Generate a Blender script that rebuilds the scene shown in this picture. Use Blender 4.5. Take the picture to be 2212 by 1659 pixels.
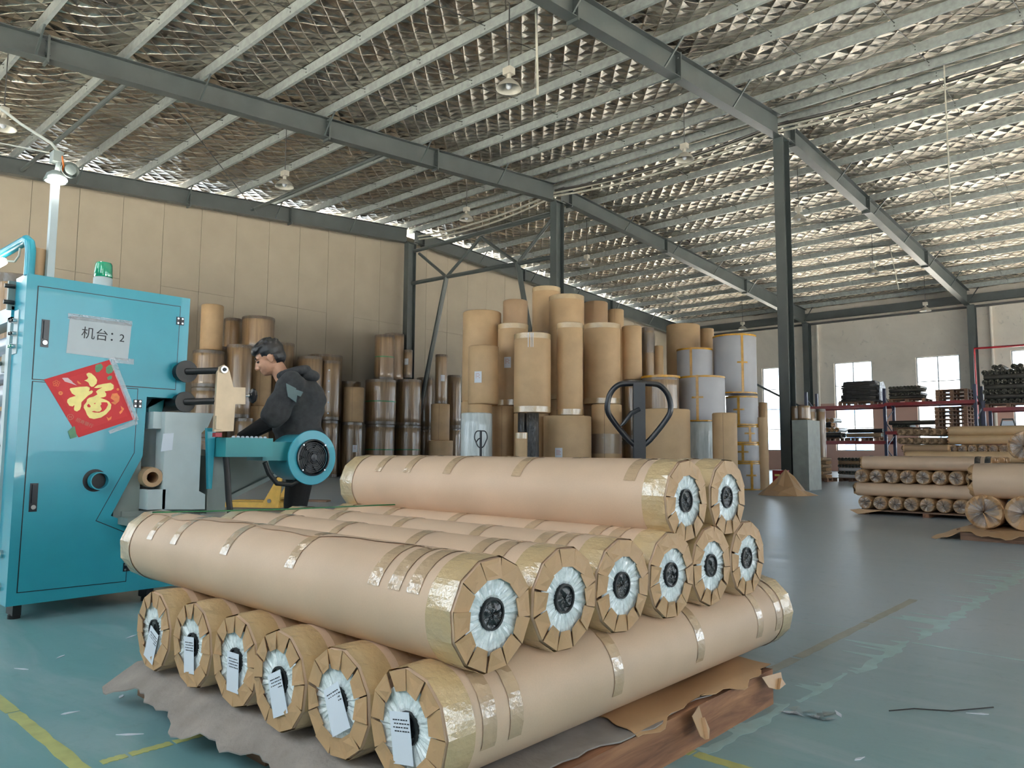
import bpy, bmesh, math, random
from mathutils import Vector, Matrix
for _o in list(bpy.data.objects): bpy.data.objects.remove(_o)
S = bpy.context.scene
COL = S.collection
R = math.radians
rnd = random.Random(7)

# ------------------------------------------------------------------ camera, sky, exposure
cam_d = bpy.data.cameras.new('camera'); cam = bpy.data.objects.new('camera', cam_d); COL.objects.link(cam)
S.camera = cam
cam_d.sensor_fit = 'HORIZONTAL'; cam_d.sensor_width = 36.0
cam_d.lens = 1620.22 / 2212 * 36.0; cam_d.clip_start = .05; cam_d.clip_end = 300
_r = Vector((.7369, .6760, .0067)); _d = Vector((-.0557, .0704, -.9960)); _f = Vector((-.6737, .7336, .0895))
_f.normalize(); _r = (_r - _r.dot(_f) * _f).normalized(); _u = _r.cross(_f)
cam.matrix_world = Matrix(((_r.x, _u.x, -_f.x, 0), (_r.y, _u.y, -_f.y, 0), (_r.z, _u.z, -_f.z, .9), (0, 0, 0, 1)))

W = bpy.data.worlds.new('world'); S.world = W; W.use_nodes = True
bg = W.node_tree.nodes['Background']; bg.inputs['Color'].default_value = (.76, .89, 1.0, 1); bg.inputs['Strength'].default_value = 7.0
sun_d = bpy.data.lights.new('sun', 'SUN'); sun_d.energy = 260; sun_d.angle = R(3); sun_d.color = (1.0, .94, .84)
sun = bpy.data.objects.new('sun', sun_d); COL.objects.link(sun); sun.rotation_euler = (R(-13), R(4), 0)      # high sun behind the back wall
S.view_settings.view_transform = 'Standard'; S.view_settings.look = 'None'
S.view_settings.exposure = -0.08; S.view_settings.gamma = 1.0; S.view_settings.use_curve_mapping = False
S.cycles.max_bounces = 7; S.cycles.diffuse_bounces = 5; S.cycles.glossy_bounces = 4; S.cycles.transparent_max_bounces = 8
S.cycles.transmission_bounces = 4
S.cycles.caustics_reflective = False; S.cycles.caustics_refractive = False
S.cycles.sample_clamp_indirect = 12.0; S.cycles.use_denoising = True
S.cycles.use_adaptive_sampling = False

def portal(cx, cy, cz, w, h, face):        # daylight guide inside a real opening (emits nothing itself)
    l = bpy.data.lights.new('portal', 'AREA'); l.shape = 'RECTANGLE'; l.size = w; l.size_y = h; l.cycles.is_portal = True
    o = bpy.data.objects.new('portal', l); COL.objects.link(o); o.location = (cx, cy, cz)
    o.rotation_euler = {'y-': (R(-90), 0, 0), 'y+': (R(90), 0, 0), 'x-': (0, R(90), 0), 'x+': (0, R(-90), 0)}[face]
    # area light shines along its local -Z
    return o

# ------------------------------------------------------------------ materials
def lin(c):
    c = c / 255.0
    return c / 12.92 if c <= .04045 else ((c + .055) / 1.055) ** 2.4
def rgb(r, g, b): return (lin(r), lin(g), lin(b), 1)
class NT:
    def __init__(s, name):
        s.m = bpy.data.materials.new(name); s.m.use_nodes = True; s.t = s.m.node_tree
        s.p = s.t.nodes['Principled BSDF']; s.o = s.t.nodes['Material Output']; s._c = None
    def n(s, k, **kw):
        x = s.t.nodes.new(k)
        for a, b in kw.items():
            if a.startswith('i_'): x.inputs[a[2:].replace('_', ' ')].default_value = b
            else: setattr(x, a, b)
        return x
    def l(s, a, b): s.t.links.new(a, b)
    def co(s, scale=(1, 1, 1), rot=(0, 0, 0), src='Object'):
        tc = s.n('ShaderNodeTexCoord'); mp = s.n('ShaderNodeMapping')
        mp.inputs['Scale'].default_value = scale; mp.inputs['Rotation'].default_value = rot
        s.l(tc.outputs[src], mp.inputs['Vector']); return mp.outputs['Vector']
    def noise(s, vec, scale, detail=3, rough=.5, dist=0):
        x = s.n('ShaderNodeTexNoise'); x.inputs['Scale'].default_value = scale; x.inputs['Detail'].default_value = detail
        x.inputs['Roughness'].default_value = rough; x.inputs['Distortion'].default_value = dist
        s.l(vec, x.inputs['Vector']); return x.outputs['Fac']
    def ramp(s, fac, stops):
        x = s.n('ShaderNodeValToRGB'); e = x.color_ramp.elements
        while len(e) < len(stops): e.new(.5)
        for i, (p, c) in enumerate(stops): e[i].position = p; e[i].color = c
        s.l(fac, x.inputs['Fac']); return x.outputs['Color']
    def math(s, op, a, b=None):
        x = s.n('ShaderNodeMath', operation=op)
        for i, v in enumerate((a, b)):
            if v is None: continue
            if isinstance(v, (int, float)): x.inputs[i].default_value = v
            else: s.l(v, x.inputs[i])
        return x.outputs[0]
    def mix(s, fac, a, b):
        x = s.n('ShaderNodeMix', data_type='RGBA')
        for i, v in ((0, fac), (6, a), (7, b)):
            if isinstance(v, (int, float)): x.inputs[i].default_value = v
            elif isinstance(v, tuple): x.inputs[i].default_value = v
            else: s.l(v, x.inputs[i])
        return x.outputs[2]
    def bump(s, h, strength=.3, dist=.01):
        x = s.n('ShaderNodeBump'); x.inputs['Strength'].default_value = strength; x.inputs['Distance'].default_value = dist
        s.l(h, x.inputs['Height']); s.l(x.outputs['Normal'], s.p.inputs['Normal']); return x
    def set(s, **k):
        for a, b in k.items(): s.p.inputs[a.replace('_', ' ')].default_value = b
        return s
def simple(name, col, rough=.5, metal=0, var=.12, scale=6, bump=0, coat=0):
    t = NT(name); t.set(Roughness=rough, Metallic=metal, Coat_Weight=coat)
    v = t.co(); f = t.noise(v, scale, 4)
    c2 = tuple(max(0, x * (1 - var)) for x in col[:3]) + (1,); c1 = tuple(min(1, x * (1 + var)) for x in col[:3]) + (1,)
    t.l(t.ramp(f, [(.3, c2), (.7, c1)]), t.p.inputs['Base Color'])
    if bump: t.bump(t.noise(v, scale * 6, 3), bump, .005)
    return t.m
M = {}
def kraft(name, c, rough=.55, fine=220):
    t = NT(name); t.set(Roughness=rough); v = t.co(); f = t.noise(v, 3, 3); g = t.noise(v, fine, 2)
    a = t.ramp(f, [(.3, tuple(x * .9 for x in c[:3]) + (1,)), (.7, tuple(min(1, x * 1.08) for x in c[:3]) + (1,))])
    t.l(t.mix(t.math('MULTIPLY', g, .22), a, tuple(x * .55 for x in c[:3]) + (1,)), t.p.inputs['Base Color'])
    t.bump(g, .12, .001); return t.m
M['kraft'] = kraft('kraft_paper', rgb(214, 184, 156))
M['kraft_flap'] = kraft('kraft_flap_card', rgb(196, 158, 116), .5)
M['kraft_far'] = kraft('kraft_board', rgb(200, 168, 128), .6, 60)
M['kraft_dark'] = kraft('kraft_board_dark', rgb(146, 120, 92), .65, 60)
M['kraft_fold'] = kraft('kraft_paper_crumpled', rgb(190, 152, 112), .32, 60)
def filmwrap():
    t = NT('film_wrapped_brown'); t.set(Roughness=.34, Coat_Weight=.8, Coat_Roughness=.12)
    v = t.co((7, 7, .35)); f = t.noise(v, 1.6, 3, .6); v2 = t.co((1, 1, 1)); g = t.noise(v2, 2.2, 2)
    a = t.ramp(f, [(.3, rgb(100, 78, 54)), (.75, rgb(152, 124, 88))]); t.l(t.mix(t.math('MULTIPLY', g, .5), a, rgb(122, 98, 70)), t.p.inputs['Base Color'])
    b = t.bump(f, .5, .03); t.l(b.outputs['Normal'], t.p.inputs['Coat Normal']); return t.m
M['film'] = filmwrap()
M['white_board'] = simple('white_wrap_board', rgb(198, 196, 198), .5, var=.05, scale=3)
M['white_film'] = None
t = NT('white_plastic_wrap'); t.set(Roughness=.25, Coat_Weight=.5); v = t.co((5, 5, .8)); f = t.noise(v, 2, 4, .6)
t.l(t.ramp(f, [(.3, rgb(190, 200, 198)), (.7, rgb(235, 240, 240))]), t.p.inputs['Base Color']); t.bump(f, .5, .02); M['white_film'] = t.m
t = NT('black_plastic_wrap'); t.set(Roughness=.16); v = t.co((9, 9, 2)); f = t.noise(v, 3, 4, .6, 1); t.p.inputs['Base Color'].default_value = rgb(14, 15, 17); t.bump(f, .9, .03); M['black_film'] = t.m
t = NT('end_film'); t.set(Roughness=.2, Coat_Weight=.6); v = t.co(); f = t.noise(v, 60, 4, .65)
t.l(t.ramp(f, [(.3, rgb(208, 216, 214)), (.7, rgb(244, 248, 247))]), t.p.inputs['Base Color']); t.bump(f, .55, .004); M['end_film'] = t.m
def clearish(name, col, alpha, rough=.12, bscale=60, bs=.5, ior=1.6):
    t = NT(name); t.set(Roughness=.4, Base_Color=col); v = t.co(); f = t.noise(v, bscale, 4, .6); bp = t.bump(f, bs, .004)
    tr = t.n('ShaderNodeBsdfTransparent'); mx = t.n('ShaderNodeMixShader'); mx.inputs[0].default_value = alpha
    t.l(tr.outputs[0], mx.inputs[1]); t.l(t.p.outputs[0], mx.inputs[2]); 
    gl = t.n('ShaderNodeBsdfGlossy'); gl.inputs['Roughness'].default_value = rough; t.l(bp.outputs['Normal'], gl.inputs['Normal'])
    fr = t.n('ShaderNodeFresnel'); fr.inputs['IOR'].default_value = ior; t.l(bp.outputs['Normal'], fr.inputs['Normal'])
    m2 = t.n('ShaderNodeMixShader'); t.l(fr.outputs[0], m2.inputs[0]); t.l(mx.outputs[0], m2.inputs[1]); t.l(gl.outputs[0], m2.inputs[2])
    t.l(m2.outputs[0], t.o.inputs['Surface']); return t.m
def tape_mat(name, c, bs, bst):
    t = NT(name); t.set(Roughness=.45, Coat_Weight=1.0, Coat_Roughness=.1, Coat_IOR=2.0); v = t.co(); g = t.noise(v, 8, 2)
    t.l(t.ramp(g, [(.3, tuple(x * .93 for x in c[:3]) + (1,)), (.7, tuple(min(1, x * 1.07) for x in c[:3]) + (1,))]), t.p.inputs['Base Color'])
    b = t.bump(t.noise(v, bs, 4, .6), bst, .004); t.l(b.outputs['Normal'], t.p.inputs['Coat Normal']); return t.m
M['tape'] = tape_mat('packing_tape', rgb(190, 160, 126), 26, .6)
M['tape_end'] = tape_mat('packing_tape_crinkled', rgb(196, 168, 124), 34, .9)
M['cling'] = clearish('cling_film', rgb(235, 235, 235), .12, .1, 30, .9)
M['core_film'] = clearish('core_cover_film', rgb(40, 42, 44), .45, .08, 50, 1.0)
M['glass'] = clearish('window_glass', rgb(225, 240, 250), .03, .03, 3, .02, 1.12)
M['ochre_tape'] = simple('ochre_tape', rgb(190, 140, 40), .25, var=.2, scale=12)
M['green_strap'] = simple('green_strap', rgb(30, 110, 60), .35)
M['black'] = simple('black_core', rgb(20, 22, 24), .5)
M['blackpaint'] = simple('black_gloss_paint', rgb(16, 20, 28), .3)
M['rubber'] = simple('black_rubber', rgb(24, 24, 25), .45)
M['label'] = simple('label_paper', rgb(226, 230, 238), .5, var=.03)
M['ink'] = simple('ink', rgb(35, 35, 40), .6)
M['steel'] = simple('painted_steel', rgb(54, 61, 62), .45, 0, .15, 2)
M['steel_dark'] = simple('painted_steel_column', rgb(52, 60, 61), .45, 0, .12, 2)
M['galv'] = simple('galvanised_purlin', rgb(142, 149, 148), .45, .15, .18, 9)
M['rod'] = simple('dark_rod', rgb(50, 52, 54), .5)
M['teal'] = simple('teal_paint', rgb(44, 156, 176), .32, 0, .06, 4, coat=.3)
M['teal_dark'] = simple('teal_paint_green', rgb(48, 140, 146), .35, 0, .06, 4)
M['machine_white'] = simple('machine_white_paint', rgb(196, 206, 206), .45, 0, .08, 5)
M['machine_grey'] = simple('machine_grey_paint', rgb(140, 148, 142), .5, 0, .1, 5)
M['chrome'] = simple('bright_metal', rgb(205, 205, 205), .2, 1, .05)
M['roller'] = simple('white_roller', rgb(200, 205, 215), .25, .3, .05)
M['black_roller'] = simple('black_roller', rgb(26, 26, 30), .28)
M['brass'] = simple('bare_plate', rgb(206, 182, 152), .42, .35, .08, 12)
M['red'] = simple('red_poster_paper', rgb(200, 12, 24), .5, var=.03)
M['red2'] = simple('red_poster_field', rgb(206, 28, 36), .5, var=.03)
M['gold'] = simple('gold_print', rgb(226, 206, 122), .35, .2, .08, 30)
M['leaf'] = simple('green_print', rgb(70, 130, 90), .4, var=.2, scale=40)
M['orange'] = simple('orange_print', rgb(238, 130, 60), .4, var=.15, scale=40)
M['pink'] = simple('pink_print', rgb(240, 205, 205), .4, var=.05)
M['redprint'] = simple('faint_red_print', rgb(200, 110, 90), .4)
M['paper'] = simple('notice_paper', rgb(196, 202, 204), .35, var=.04, scale=8)
M['beacon'] = simple('green_lens', rgb(10, 150, 110), .1, 0, .1, 20, coat=1)
M['cardboard'] = kraft('cardboard_tube', rgb(196, 160, 122), .6)
M['wood'] = None
t = NT('pallet_wood'); t.set(Roughness=.65); v = t.co((1.2, 14, 14)); f = t.noise(v, 2, 5, .6, .6)
t.l(t.ramp(f, [(.25, rgb(72, 50, 38)), (.55, rgb(128, 96, 74)), (.8, rgb(160, 126, 98))]), t.p.inputs['Base Color']); t.bump(f, .4, .005); M['wood'] = t.m
t = NT('pallet_wood_y'); t.set(Roughness=.65); v = t.co((14, 1.2, 14)); f = t.noise(v, 2, 5, .6, .6)
t.l(t.ramp(f, [(.25, rgb(88, 54, 36)), (.5, rgb(140, 96, 68)), (.8, rgb(180, 132, 94))]), t.p.inputs['Base Color']); t.bump(f, .4, .005); M['wood_y'] = t.m
M['felt'] = simple('grey_felt', rgb(150, 142, 136), .95, 0, .16, 9, .6)
M['rack_red'] = simple('rack_beam_red', rgb(122, 22, 30), .35)
M['rack_blue'] = simple('rack_post_blue', rgb(22, 32, 66), .35)
M['yellow'] = simple('yellow_truck_paint', rgb(226, 178, 84), .45, 0, .15, 8)
M['darkroll'] = simple('dark_fabric_roll', rgb(44, 44, 42), .5, 0, .3, 6)
M['darkend'] = simple('dark_roll_film_end', rgb(90, 88, 80), .2, 0, .6, 30)
M['blackcloth'] = simple('black_sheeting', rgb(20, 21, 24), .6, 0, .4, 8)
M['pinkwall'] = simple('pink_dado_paint', rgb(205, 165, 150), .7, 0, .05, 1)
M['frame'] = simple('window_frame_white', rgb(205, 208, 212), .4)
M['skin'] = simple('skin', rgb(196, 148, 120), .5, 0, .06, 14)
M['hair'] = simple('black_hair', rgb(26, 27, 31), .45, 0, .4, 60)
M['jacket'] = simple('charcoal_fleece', rgb(52, 54, 57), .9, 0, .2, 30, .3)
M['jacket_patch'] = simple('grey_teal_patch', rgb(98, 116, 118), .8)
M['blacksleeve'] = simple('black_cotton', rgb(17, 17, 19), .9)
M['zip'] = simple('pale_zip', rgb(190, 190, 185), .5)
M['lampshade'] = simple('lamp_shade_white', rgb(196, 192, 180), .4, .2)
M['greybox'] = simple('grey_cabinet', rgb(142, 148, 142), .5)
M['redbox'] = simple('red_box_paint', rgb(150, 22, 34), .3)
M['cable'] = simple('white_cable', rgb(215, 212, 198), .5)
def emis(name, c, s):
    t = NT(name); t.p.inputs['Emission Color'].default_value = c; t.p.inputs['Emission Strength'].default_value = s; return t.m
M['led'] = emis('led_lens', (1, .97, .92, 1), 60)
M['tube'] = emis('tube_lamp', (1, .96, .88, 1), 9)
# floor paint: teal, paler and greyer with distance to paint in the broad sheen
def sheen_tint(t):
    tc = t.n('ShaderNodeTexCoord'); sp = t.n('ShaderNodeSeparateXYZ'); t.l(tc.outputs['Object'], sp.inputs[0])
    m = t.n('ShaderNodeMapRange'); t.l(sp.outputs[1], m.inputs[0]); m.inputs[1].default_value = 1.2; m.inputs[2].default_value = 5; m.inputs[3].default_value = .0; m.inputs[4].default_value = .45; return m.outputs[0]
t = NT('green_floor_paint'); v = t.co((1, 1, 1)); vs = t.co((.5, 2.2, 1), (0, 0, R(-25)))
f = t.math('ADD', t.math('MULTIPLY', t.noise(v, .3, 4, .6), .6), sheen_tint(t)); g = t.noise(vs, 2.2, 6, .65, .8); h = t.noise(v, 14, 5, .7)
a = t.ramp(f, [(.3, rgb(112, 160, 162)), (.7, rgb(172, 184, 190))])
a = t.mix(t.math('MULTIPLY', t.ramp(g, [(.47, (0, 0, 0, 1)), (.72, (1, 1, 1, 1))]), .5), a, rgb(186, 196, 200))
a = t.mix(t.math('MULTIPLY', t.ramp(h, [(.55, (0, 0, 0, 1)), (.8, (1, 1, 1, 1))]), .3), a, rgb(86, 112, 114))
t.l(a, t.p.inputs['Base Color'])
ro = t.n('ShaderNodeMapRange'); t.l(g, ro.inputs[0]); ro.inputs[3].default_value = .22; ro.inputs[4].default_value = .48
t.l(ro.outputs[0], t.p.inputs['Roughness']); t.bump(t.math('ADD', t.math('MULTIPLY', g, .6), t.math('MULTIPLY', h, .5)), .22, .006); M['floor'] = t.m
M['line'] = simple('yellow_line_paint', rgb(186, 188, 118), .4, 0, .18, 12)
M['line_old'] = simple('worn_line_paint', rgb(156, 156, 140), .35, 0, .15, 10)
M['splash'] = simple('pale_green_splash', rgb(166, 200, 198), .3, 0, .15, 10)
# foil
t = NT('foil_insulation'); t.set(Metallic=1.0, Roughness=.27)
tc = t.n('ShaderNodeTexCoord'); sp = t.n('ShaderNodeSeparateXYZ'); t.l(tc.outputs['Object'], sp.inputs[0])
PIT = .4
u = t.math('MULTIPLY', t.math('ADD', sp.outputs[0], t.math('MULTIPLY', sp.outputs[1], .9)), 1 / PIT)
w = t.math('MULTIPLY', t.math('SUBTRACT', sp.outputs[0], t.math('MULTIPLY', sp.outputs[1], .9)), 1 / PIT)
pu = t.math('PINGPONG', u, .5); pw = t.math('PINGPONG', w, .5)
mn = t.math('MINIMUM', pu, pw); quilt = t.math('POWER', t.math('MULTIPLY', mn, 2.0), .5)
wire = t.math('LESS_THAN', mn, .018)
vv = t.co((1, 1, 1)); nz = t.noise(vv, 1.3, 3); n2 = t.noise(vv, 9, 4, .6)
hh = t.math('SUBTRACT', t.math('ADD', t.math('MULTIPLY', n2, .35), t.math('MULTIPLY', nz, .8)), t.math('MULTIPLY', quilt, 1.0))
t.l(t.mix(wire, t.ramp(nz, [(.3, rgb(162, 152, 138)), (.7, rgb(222, 214, 198))]), rgb(120, 114, 104)), t.p.inputs['Base Color'])
t.bump(hh, 1.0, .085); M['foil'] = t.m
# plaster back wall, beige panels
t = NT('grey_plaster'); t.set(Roughness=.85); v = t.co(); f = t.noise(v, .5, 5, .65, .5); g = t.noise(v, 2.5, 4, .6, 1.5)
a = t.ramp(f, [(.3, rgb(232, 222, 208)), (.7, rgb(250, 240, 226))]); t.l(t.mix(t.math('MULTIPLY', t.ramp(g, [(.62, (0, 0, 0, 1)), (.72, (1, 1, 1, 1))]), .25), a, rgb(120, 116, 110)), t.p.inputs['Base Color']); t.bump(g, .25, .02); M['plaster'] = t.m
M['panel'] = simple('beige_wall_board', rgb(160, 150, 134), .65, 0, .05, 1.2)
M['extwhite'] = simple('pale_render', rgb(225, 228, 232), .7)
M['extblue'] = simple('blue_glazing', rgb(120, 165, 215), .3)
M['ground'] = simple('pale_yard', rgb(190, 188, 182), .8)

# ------------------------------------------------------------------ mesh builder
class MB:
    def __init__(s): s.v = []; s.f = []; s.m = []
    def add(s, vs, fs, mi=0, T=None):
        b = len(s.v)
        s.v += [tuple(T @ Vector(p)) if T is not None else tuple(p) for p in vs]
        s.f += [tuple(i + b for i in q) for q in fs]; s.m += [mi] * len(fs); return s
    def bx(s, x0, x1, y0, y1, z0, z1, mi=0, T=None):
        return s.add([(x0, y0, z0), (x1, y0, z0), (x1, y1, z0), (x0, y1, z0), (x0, y0, z1), (x1, y0, z1), (x1, y1, z1), (x0, y1, z1)],
                     [(0, 3, 2, 1), (4, 5, 6, 7), (0, 1, 5, 4), (1, 2, 6, 5), (2, 3, 7, 6), (3, 0, 4, 7)], mi, T)
    def prism(s, poly, a, b, ax='x', mi=0, T=None):
        g = {'x': lambda p, h: (h, p[0], p[1]), 'y': lambda p, h: (p[0], h, p[1]), 'z': lambda p, h: (p[0], p[1], h)}[ax]
        n = len(poly); vs = [g(p, a) for p in poly] + [g(p, b) for p in poly]
        ar = sum(poly[i][0] * poly[(i + 1) % n][1] - poly[(i + 1) % n][0] * poly[i][1] for i in range(n))
        flip = (ar > 0) != ((b > a)) if ax != 'y' else (ar > 0) == (b > a)
        f1 = list(range(n)); f2 = list(range(n, 2 * n))
        fs = [tuple(reversed(f1)), tuple(f2)] + [(i, (i + 1) % n, (i + 1) % n + n, i + n) for i in range(n)]
        if flip: fs = [tuple(reversed(q)) for q in fs]
        return s.add(vs, fs, mi, T)
    def tube(s, pts, r, n=8, mi=0, T=None, closed=False, cap=True):
        P = [Vector(p) for p in pts]; k = len(P); vs = []; up = None
        for i, p in enumerate(P):
            if closed: d = P[(i + 1) % k] - P[i - 1]
            else: d = (P[min(i + 1, k - 1)] - P[max(i - 1, 0)])
            d.normalize()
            if up is None: up = d.orthogonal().normalized()
            else: up = (up - up.dot(d) * d).normalized()
            sd = d.cross(up); rr = r[i] if isinstance(r, (list, tuple)) else r
            vs += [p + rr * (math.cos(2 * math.pi * j / n) * up + math.sin(2 * math.pi * j / n) * sd) for j in range(n)]
        fs = []
        for i in range(k if closed else k - 1):
            a = i * n; b = ((i + 1) % k) * n
            fs += [(a + j, a + (j + 1) % n, b + (j + 1) % n, b + j) for j in range(n)]
        if cap and not closed: fs += [tuple(reversed(range(n))), tuple(range((k - 1) * n, k * n))]
        return s.add(vs, fs, mi, T)
    def lathe(s, prof, n=24, mi=0, T=None, a0=0, a1=None):
        full = a1 is None; a1 = a0 + 2 * math.pi if full else a1; m = n if full else n + 1
        vs = [(r * math.cos(a0 + (a1 - a0) * j / n), r * math.sin(a0 + (a1 - a0) * j / n), z) for r, z in prof for j in range(m)]
        fs = []
        for i in range(len(prof) - 1):
            for j in range(n):
                j2 = (j + 1) % m
                fs.append((i * m + j, i * m + j2, (i + 1) * m + j2, (i + 1) * m + j))
        return s.add(vs, fs, mi, T)
    def sphere(s, c, rx, ry=None, rz=None, n=12, mi=0, T=None):
        ry = ry or rx; rz = rz or rx; pr = [(math.sin(math.pi * i / 8) + (1e-4 if i in (0, 8) else 0), -math.cos(math.pi * i / 8)) for i in range(9)]
        Q = Matrix.Translation(c) @ Matrix.Diagonal((rx, ry, rz, 1))
        return s.lathe(pr, n, mi, (T @ Q) if T is not None else Q)
    def mesh(s, name, mats, smooth=35):
        me = bpy.data.meshes.new(name); me.from_pydata(s.v, [], s.f)
        for m in (mats if isinstance(mats, (list, tuple)) else [mats]): me.materials.append(M[m] if isinstance(m, str) else m)
        me.polygons.foreach_set('material_index', s.m)
        if smooth: me.polygons.foreach_set('use_smooth', [True] * len(s.f)); me.set_sharp_from_angle(angle=R(smooth))
        me.update(); return me
def ob(name, data, parent=None, label=None, cat=None, group=None, kind=None, loc=None, mats=None, smooth=35, rot=None):
    if isinstance(data, MB): data = data.mesh(name, mats, smooth)
    o = bpy.data.objects.new(name, data); COL.objects.link(o)
    if parent: o.parent = parent
    if loc is not None: o.location = loc
    if rot is not None: o.rotation_euler = rot
    if label: o['label'] = label
    if cat: o['category'] = cat
    if group: o['group'] = group
    if kind: o['kind'] = kind
    return o
def E(name, label, cat, loc=(0, 0, 0), group=None, rot=None): return ob(name, None, None, label, cat, group, None, loc, rot=rot)
def basis(origin, z, x):
    z = Vector(z).normalized(); x = Vector(x); x = (x - x.dot(z) * z).normalized(); y = z.cross(x)
    return Matrix(((x.x, y.x, z.x, origin[0]), (x.y, y.y, z.y, origin[1]), (x.z, y.z, z.z, origin[2]), (0, 0, 0, 1)))
def align(p0, p1, up=(0, 0, 1)):
    d = Vector(p1) - Vector(p0)
    if abs(d.normalized().dot(Vector(up))) > .99: up = (1, 0, 0)
    return basis(p0, d, up)
def ordinal(i): return ['first', 'second', 'third', 'fourth', 'fifth', 'sixth', 'seventh', 'eighth', 'ninth', 'tenth', 'eleventh', 'twelfth'][i]
# ------------------------------------------------------------------ the building
XL, XR, YF, YB = -23.3, 14.0, -2.5, 40.0
RY = 18.75
def roof(Y): return 8.078 + .085 * Y if Y < RY else 9.67 - .055 * (Y - RY)
def rbot(Y):
    if Y < RY: return 7.69 + .075 * Y
    if Y < 25.5: return 9.18 - (Y - RY) * .055
    return 8.81 - (Y - 25.5) * .07
PH = .2
floor = ob('floor', MB().bx(XL - 1, XR + .5, YF - .5, YB + .3, -.2, 0), kind='structure', mats='floor')
PY = [3.71 + 1.512 * k for k in range(-4, 10)] + [18.45] + [19.1] + [20.87 + 1.69 * k for k in range(11)] + [39.3]
# ceiling: foil sagging between the purlins (real relief), quilted wire relief by material
NX, NY = 190, 300
mb = MB(); ys = []
span = [YF - .2] + PY + [YB + .3]
for i in range(len(span) - 1):
    k = max(2, int((span[i + 1] - span[i]) / .15))
    for j in range(k): ys.append((span[i] + (span[i + 1] - span[i]) * j / k, math.sin(math.pi * j / k)))
ys.append((span[-1], 0))
xs = [XL - 1.2 + (XR - XL + 1.7) * i / NX for i in range(NX + 1)]
import math as _m
for (y, s_) in ys:
    for x in xs:
        dz = s_ * (-.1 + .03 * _m.sin(x * 1.7 + y * 2.3) + .02 * _m.sin(x * 4.1 - y * 3.7) + .012 * _m.sin(x * 9.3 + y * 7))
        mb.v.append((x, y, roof(y) + PH + .02 + dz))
n = NX + 1
for i in range(len(ys) - 1):
    for j in range(NX): mb.f.append((i * n + j, (i + 1) * n + j, (i + 1) * n + j + 1, i * n + j + 1))
mb.m = [0] * len(mb.f)
ceiling = ob('ceiling', mb, kind='structure', mats='foil', smooth=60)
ob('roof_deck', MB().prism([(YF - .4, roof(YF) + .45), (RY, roof(RY) + .45), (YB + .4, roof(YB) + .45), (YB + .4, roof(YB) + .5), (RY, roof(RY) + .5), (YF - .4, roof(YF) + .5)], XL - 1.2, XR + .5), ceiling, mats='steel')
for y in PY:                                   # C-section purlins, web facing the front of the hall
    z = roof(y); d = .07; q = .008
    mb = MB(); mb.bx(XL - .6, XR, y - d / 2, y - d / 2 + q, z, z + PH); mb.bx(XL - .6, XR, y - d / 2 + q, y + d / 2, z, z + q)
    mb.bx(XL - .6, XR, y - d / 2 + q, y + d / 2, z + PH - q, z + PH); mb.bx(XL - .6, XR, y + d / 2 - q, y + d / 2, z + q, z + .03)
    for bay in (-22.7, -15.2, -7.7, -.2):
        for fx in (1.7, 3.6, 5.5):
            for dz in (.06, .13): mb.bx(bay + fx - .012, bay + fx + .012, y - d / 2 - .006, y - d / 2, z + dz - .012, z + dz + .012, 1)
    ob('purlin', mb, ceiling, mats=['galv', 'rod'], smooth=0)
# sag rods between purlins at third points of each bay
mb = MB()
for bx_ in (-22.7, -15.2, -7.7):
    for fx in (1.7, 3.6, 5.5):
        for i in range(len(PY) - 1):
            if PY[i + 1] > RY > PY[i]: continue
            mb.tube([(bx_ + fx, PY[i], roof(PY[i]) + .06), (bx_ + fx, PY[i + 1], roof(PY[i + 1]) + .13)], .008, 5)
ob('sag_rods', mb, ceiling, kind='stuff', mats='rod')

# walls
def wall_open(name, plane, a0, a1, top, opens, thick, mat, axis='x'):
    xsn = sorted(set([a0, a1] + [o[0] for o in opens] + [o[1] for o in opens])); mb = MB()
    for i in range(len(xsn) - 1):
        p, q = xsn[i], xsn[i + 1]; m = (p + q) / 2
        zz = [0] + [v for o in opens if o[0] <= m <= o[1] for v in (o[2], o[3])] + [top]
        for j in range(0, len(zz), 2):
            if zz[j + 1] - zz[j] > .01: mb.bx(p, q, min(plane, plane + thick), max(plane, plane + thick), zz[j], zz[j + 1])
    return ob(name, mb, kind='structure', mats=mat, smooth=0)
WB = [(-21.8, -19.9), (-17.9, -16.0), (-13.98, -12.1), (-10.09, -8.2), (-6.17, -4.28), (-2.3, -.4), (1.6, 3.5), (5.5, 7.4), (9.4, 11.3)]
WZ0, WZ1 = 1.05, 5.6
wall_back = wall_open('wall_back', YB + .1, XL, XR, 8.72, [(a, b, WZ0, WZ1) for a, b in WB], .25, 'plaster')
mb = MB(); xx = [XL] + [v for w in WB for v in w] + [XR]
for i in range(0, len(xx), 2): mb.bx(xx[i], xx[i + 1], YB + .07, YB + .1, 0, 3.5)
for a, b in WB: mb.bx(a, b, YB + .07, YB + .1, 0, WZ0)
ob('dado', mb, wall_back, mats='pinkwall', smooth=0)
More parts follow.
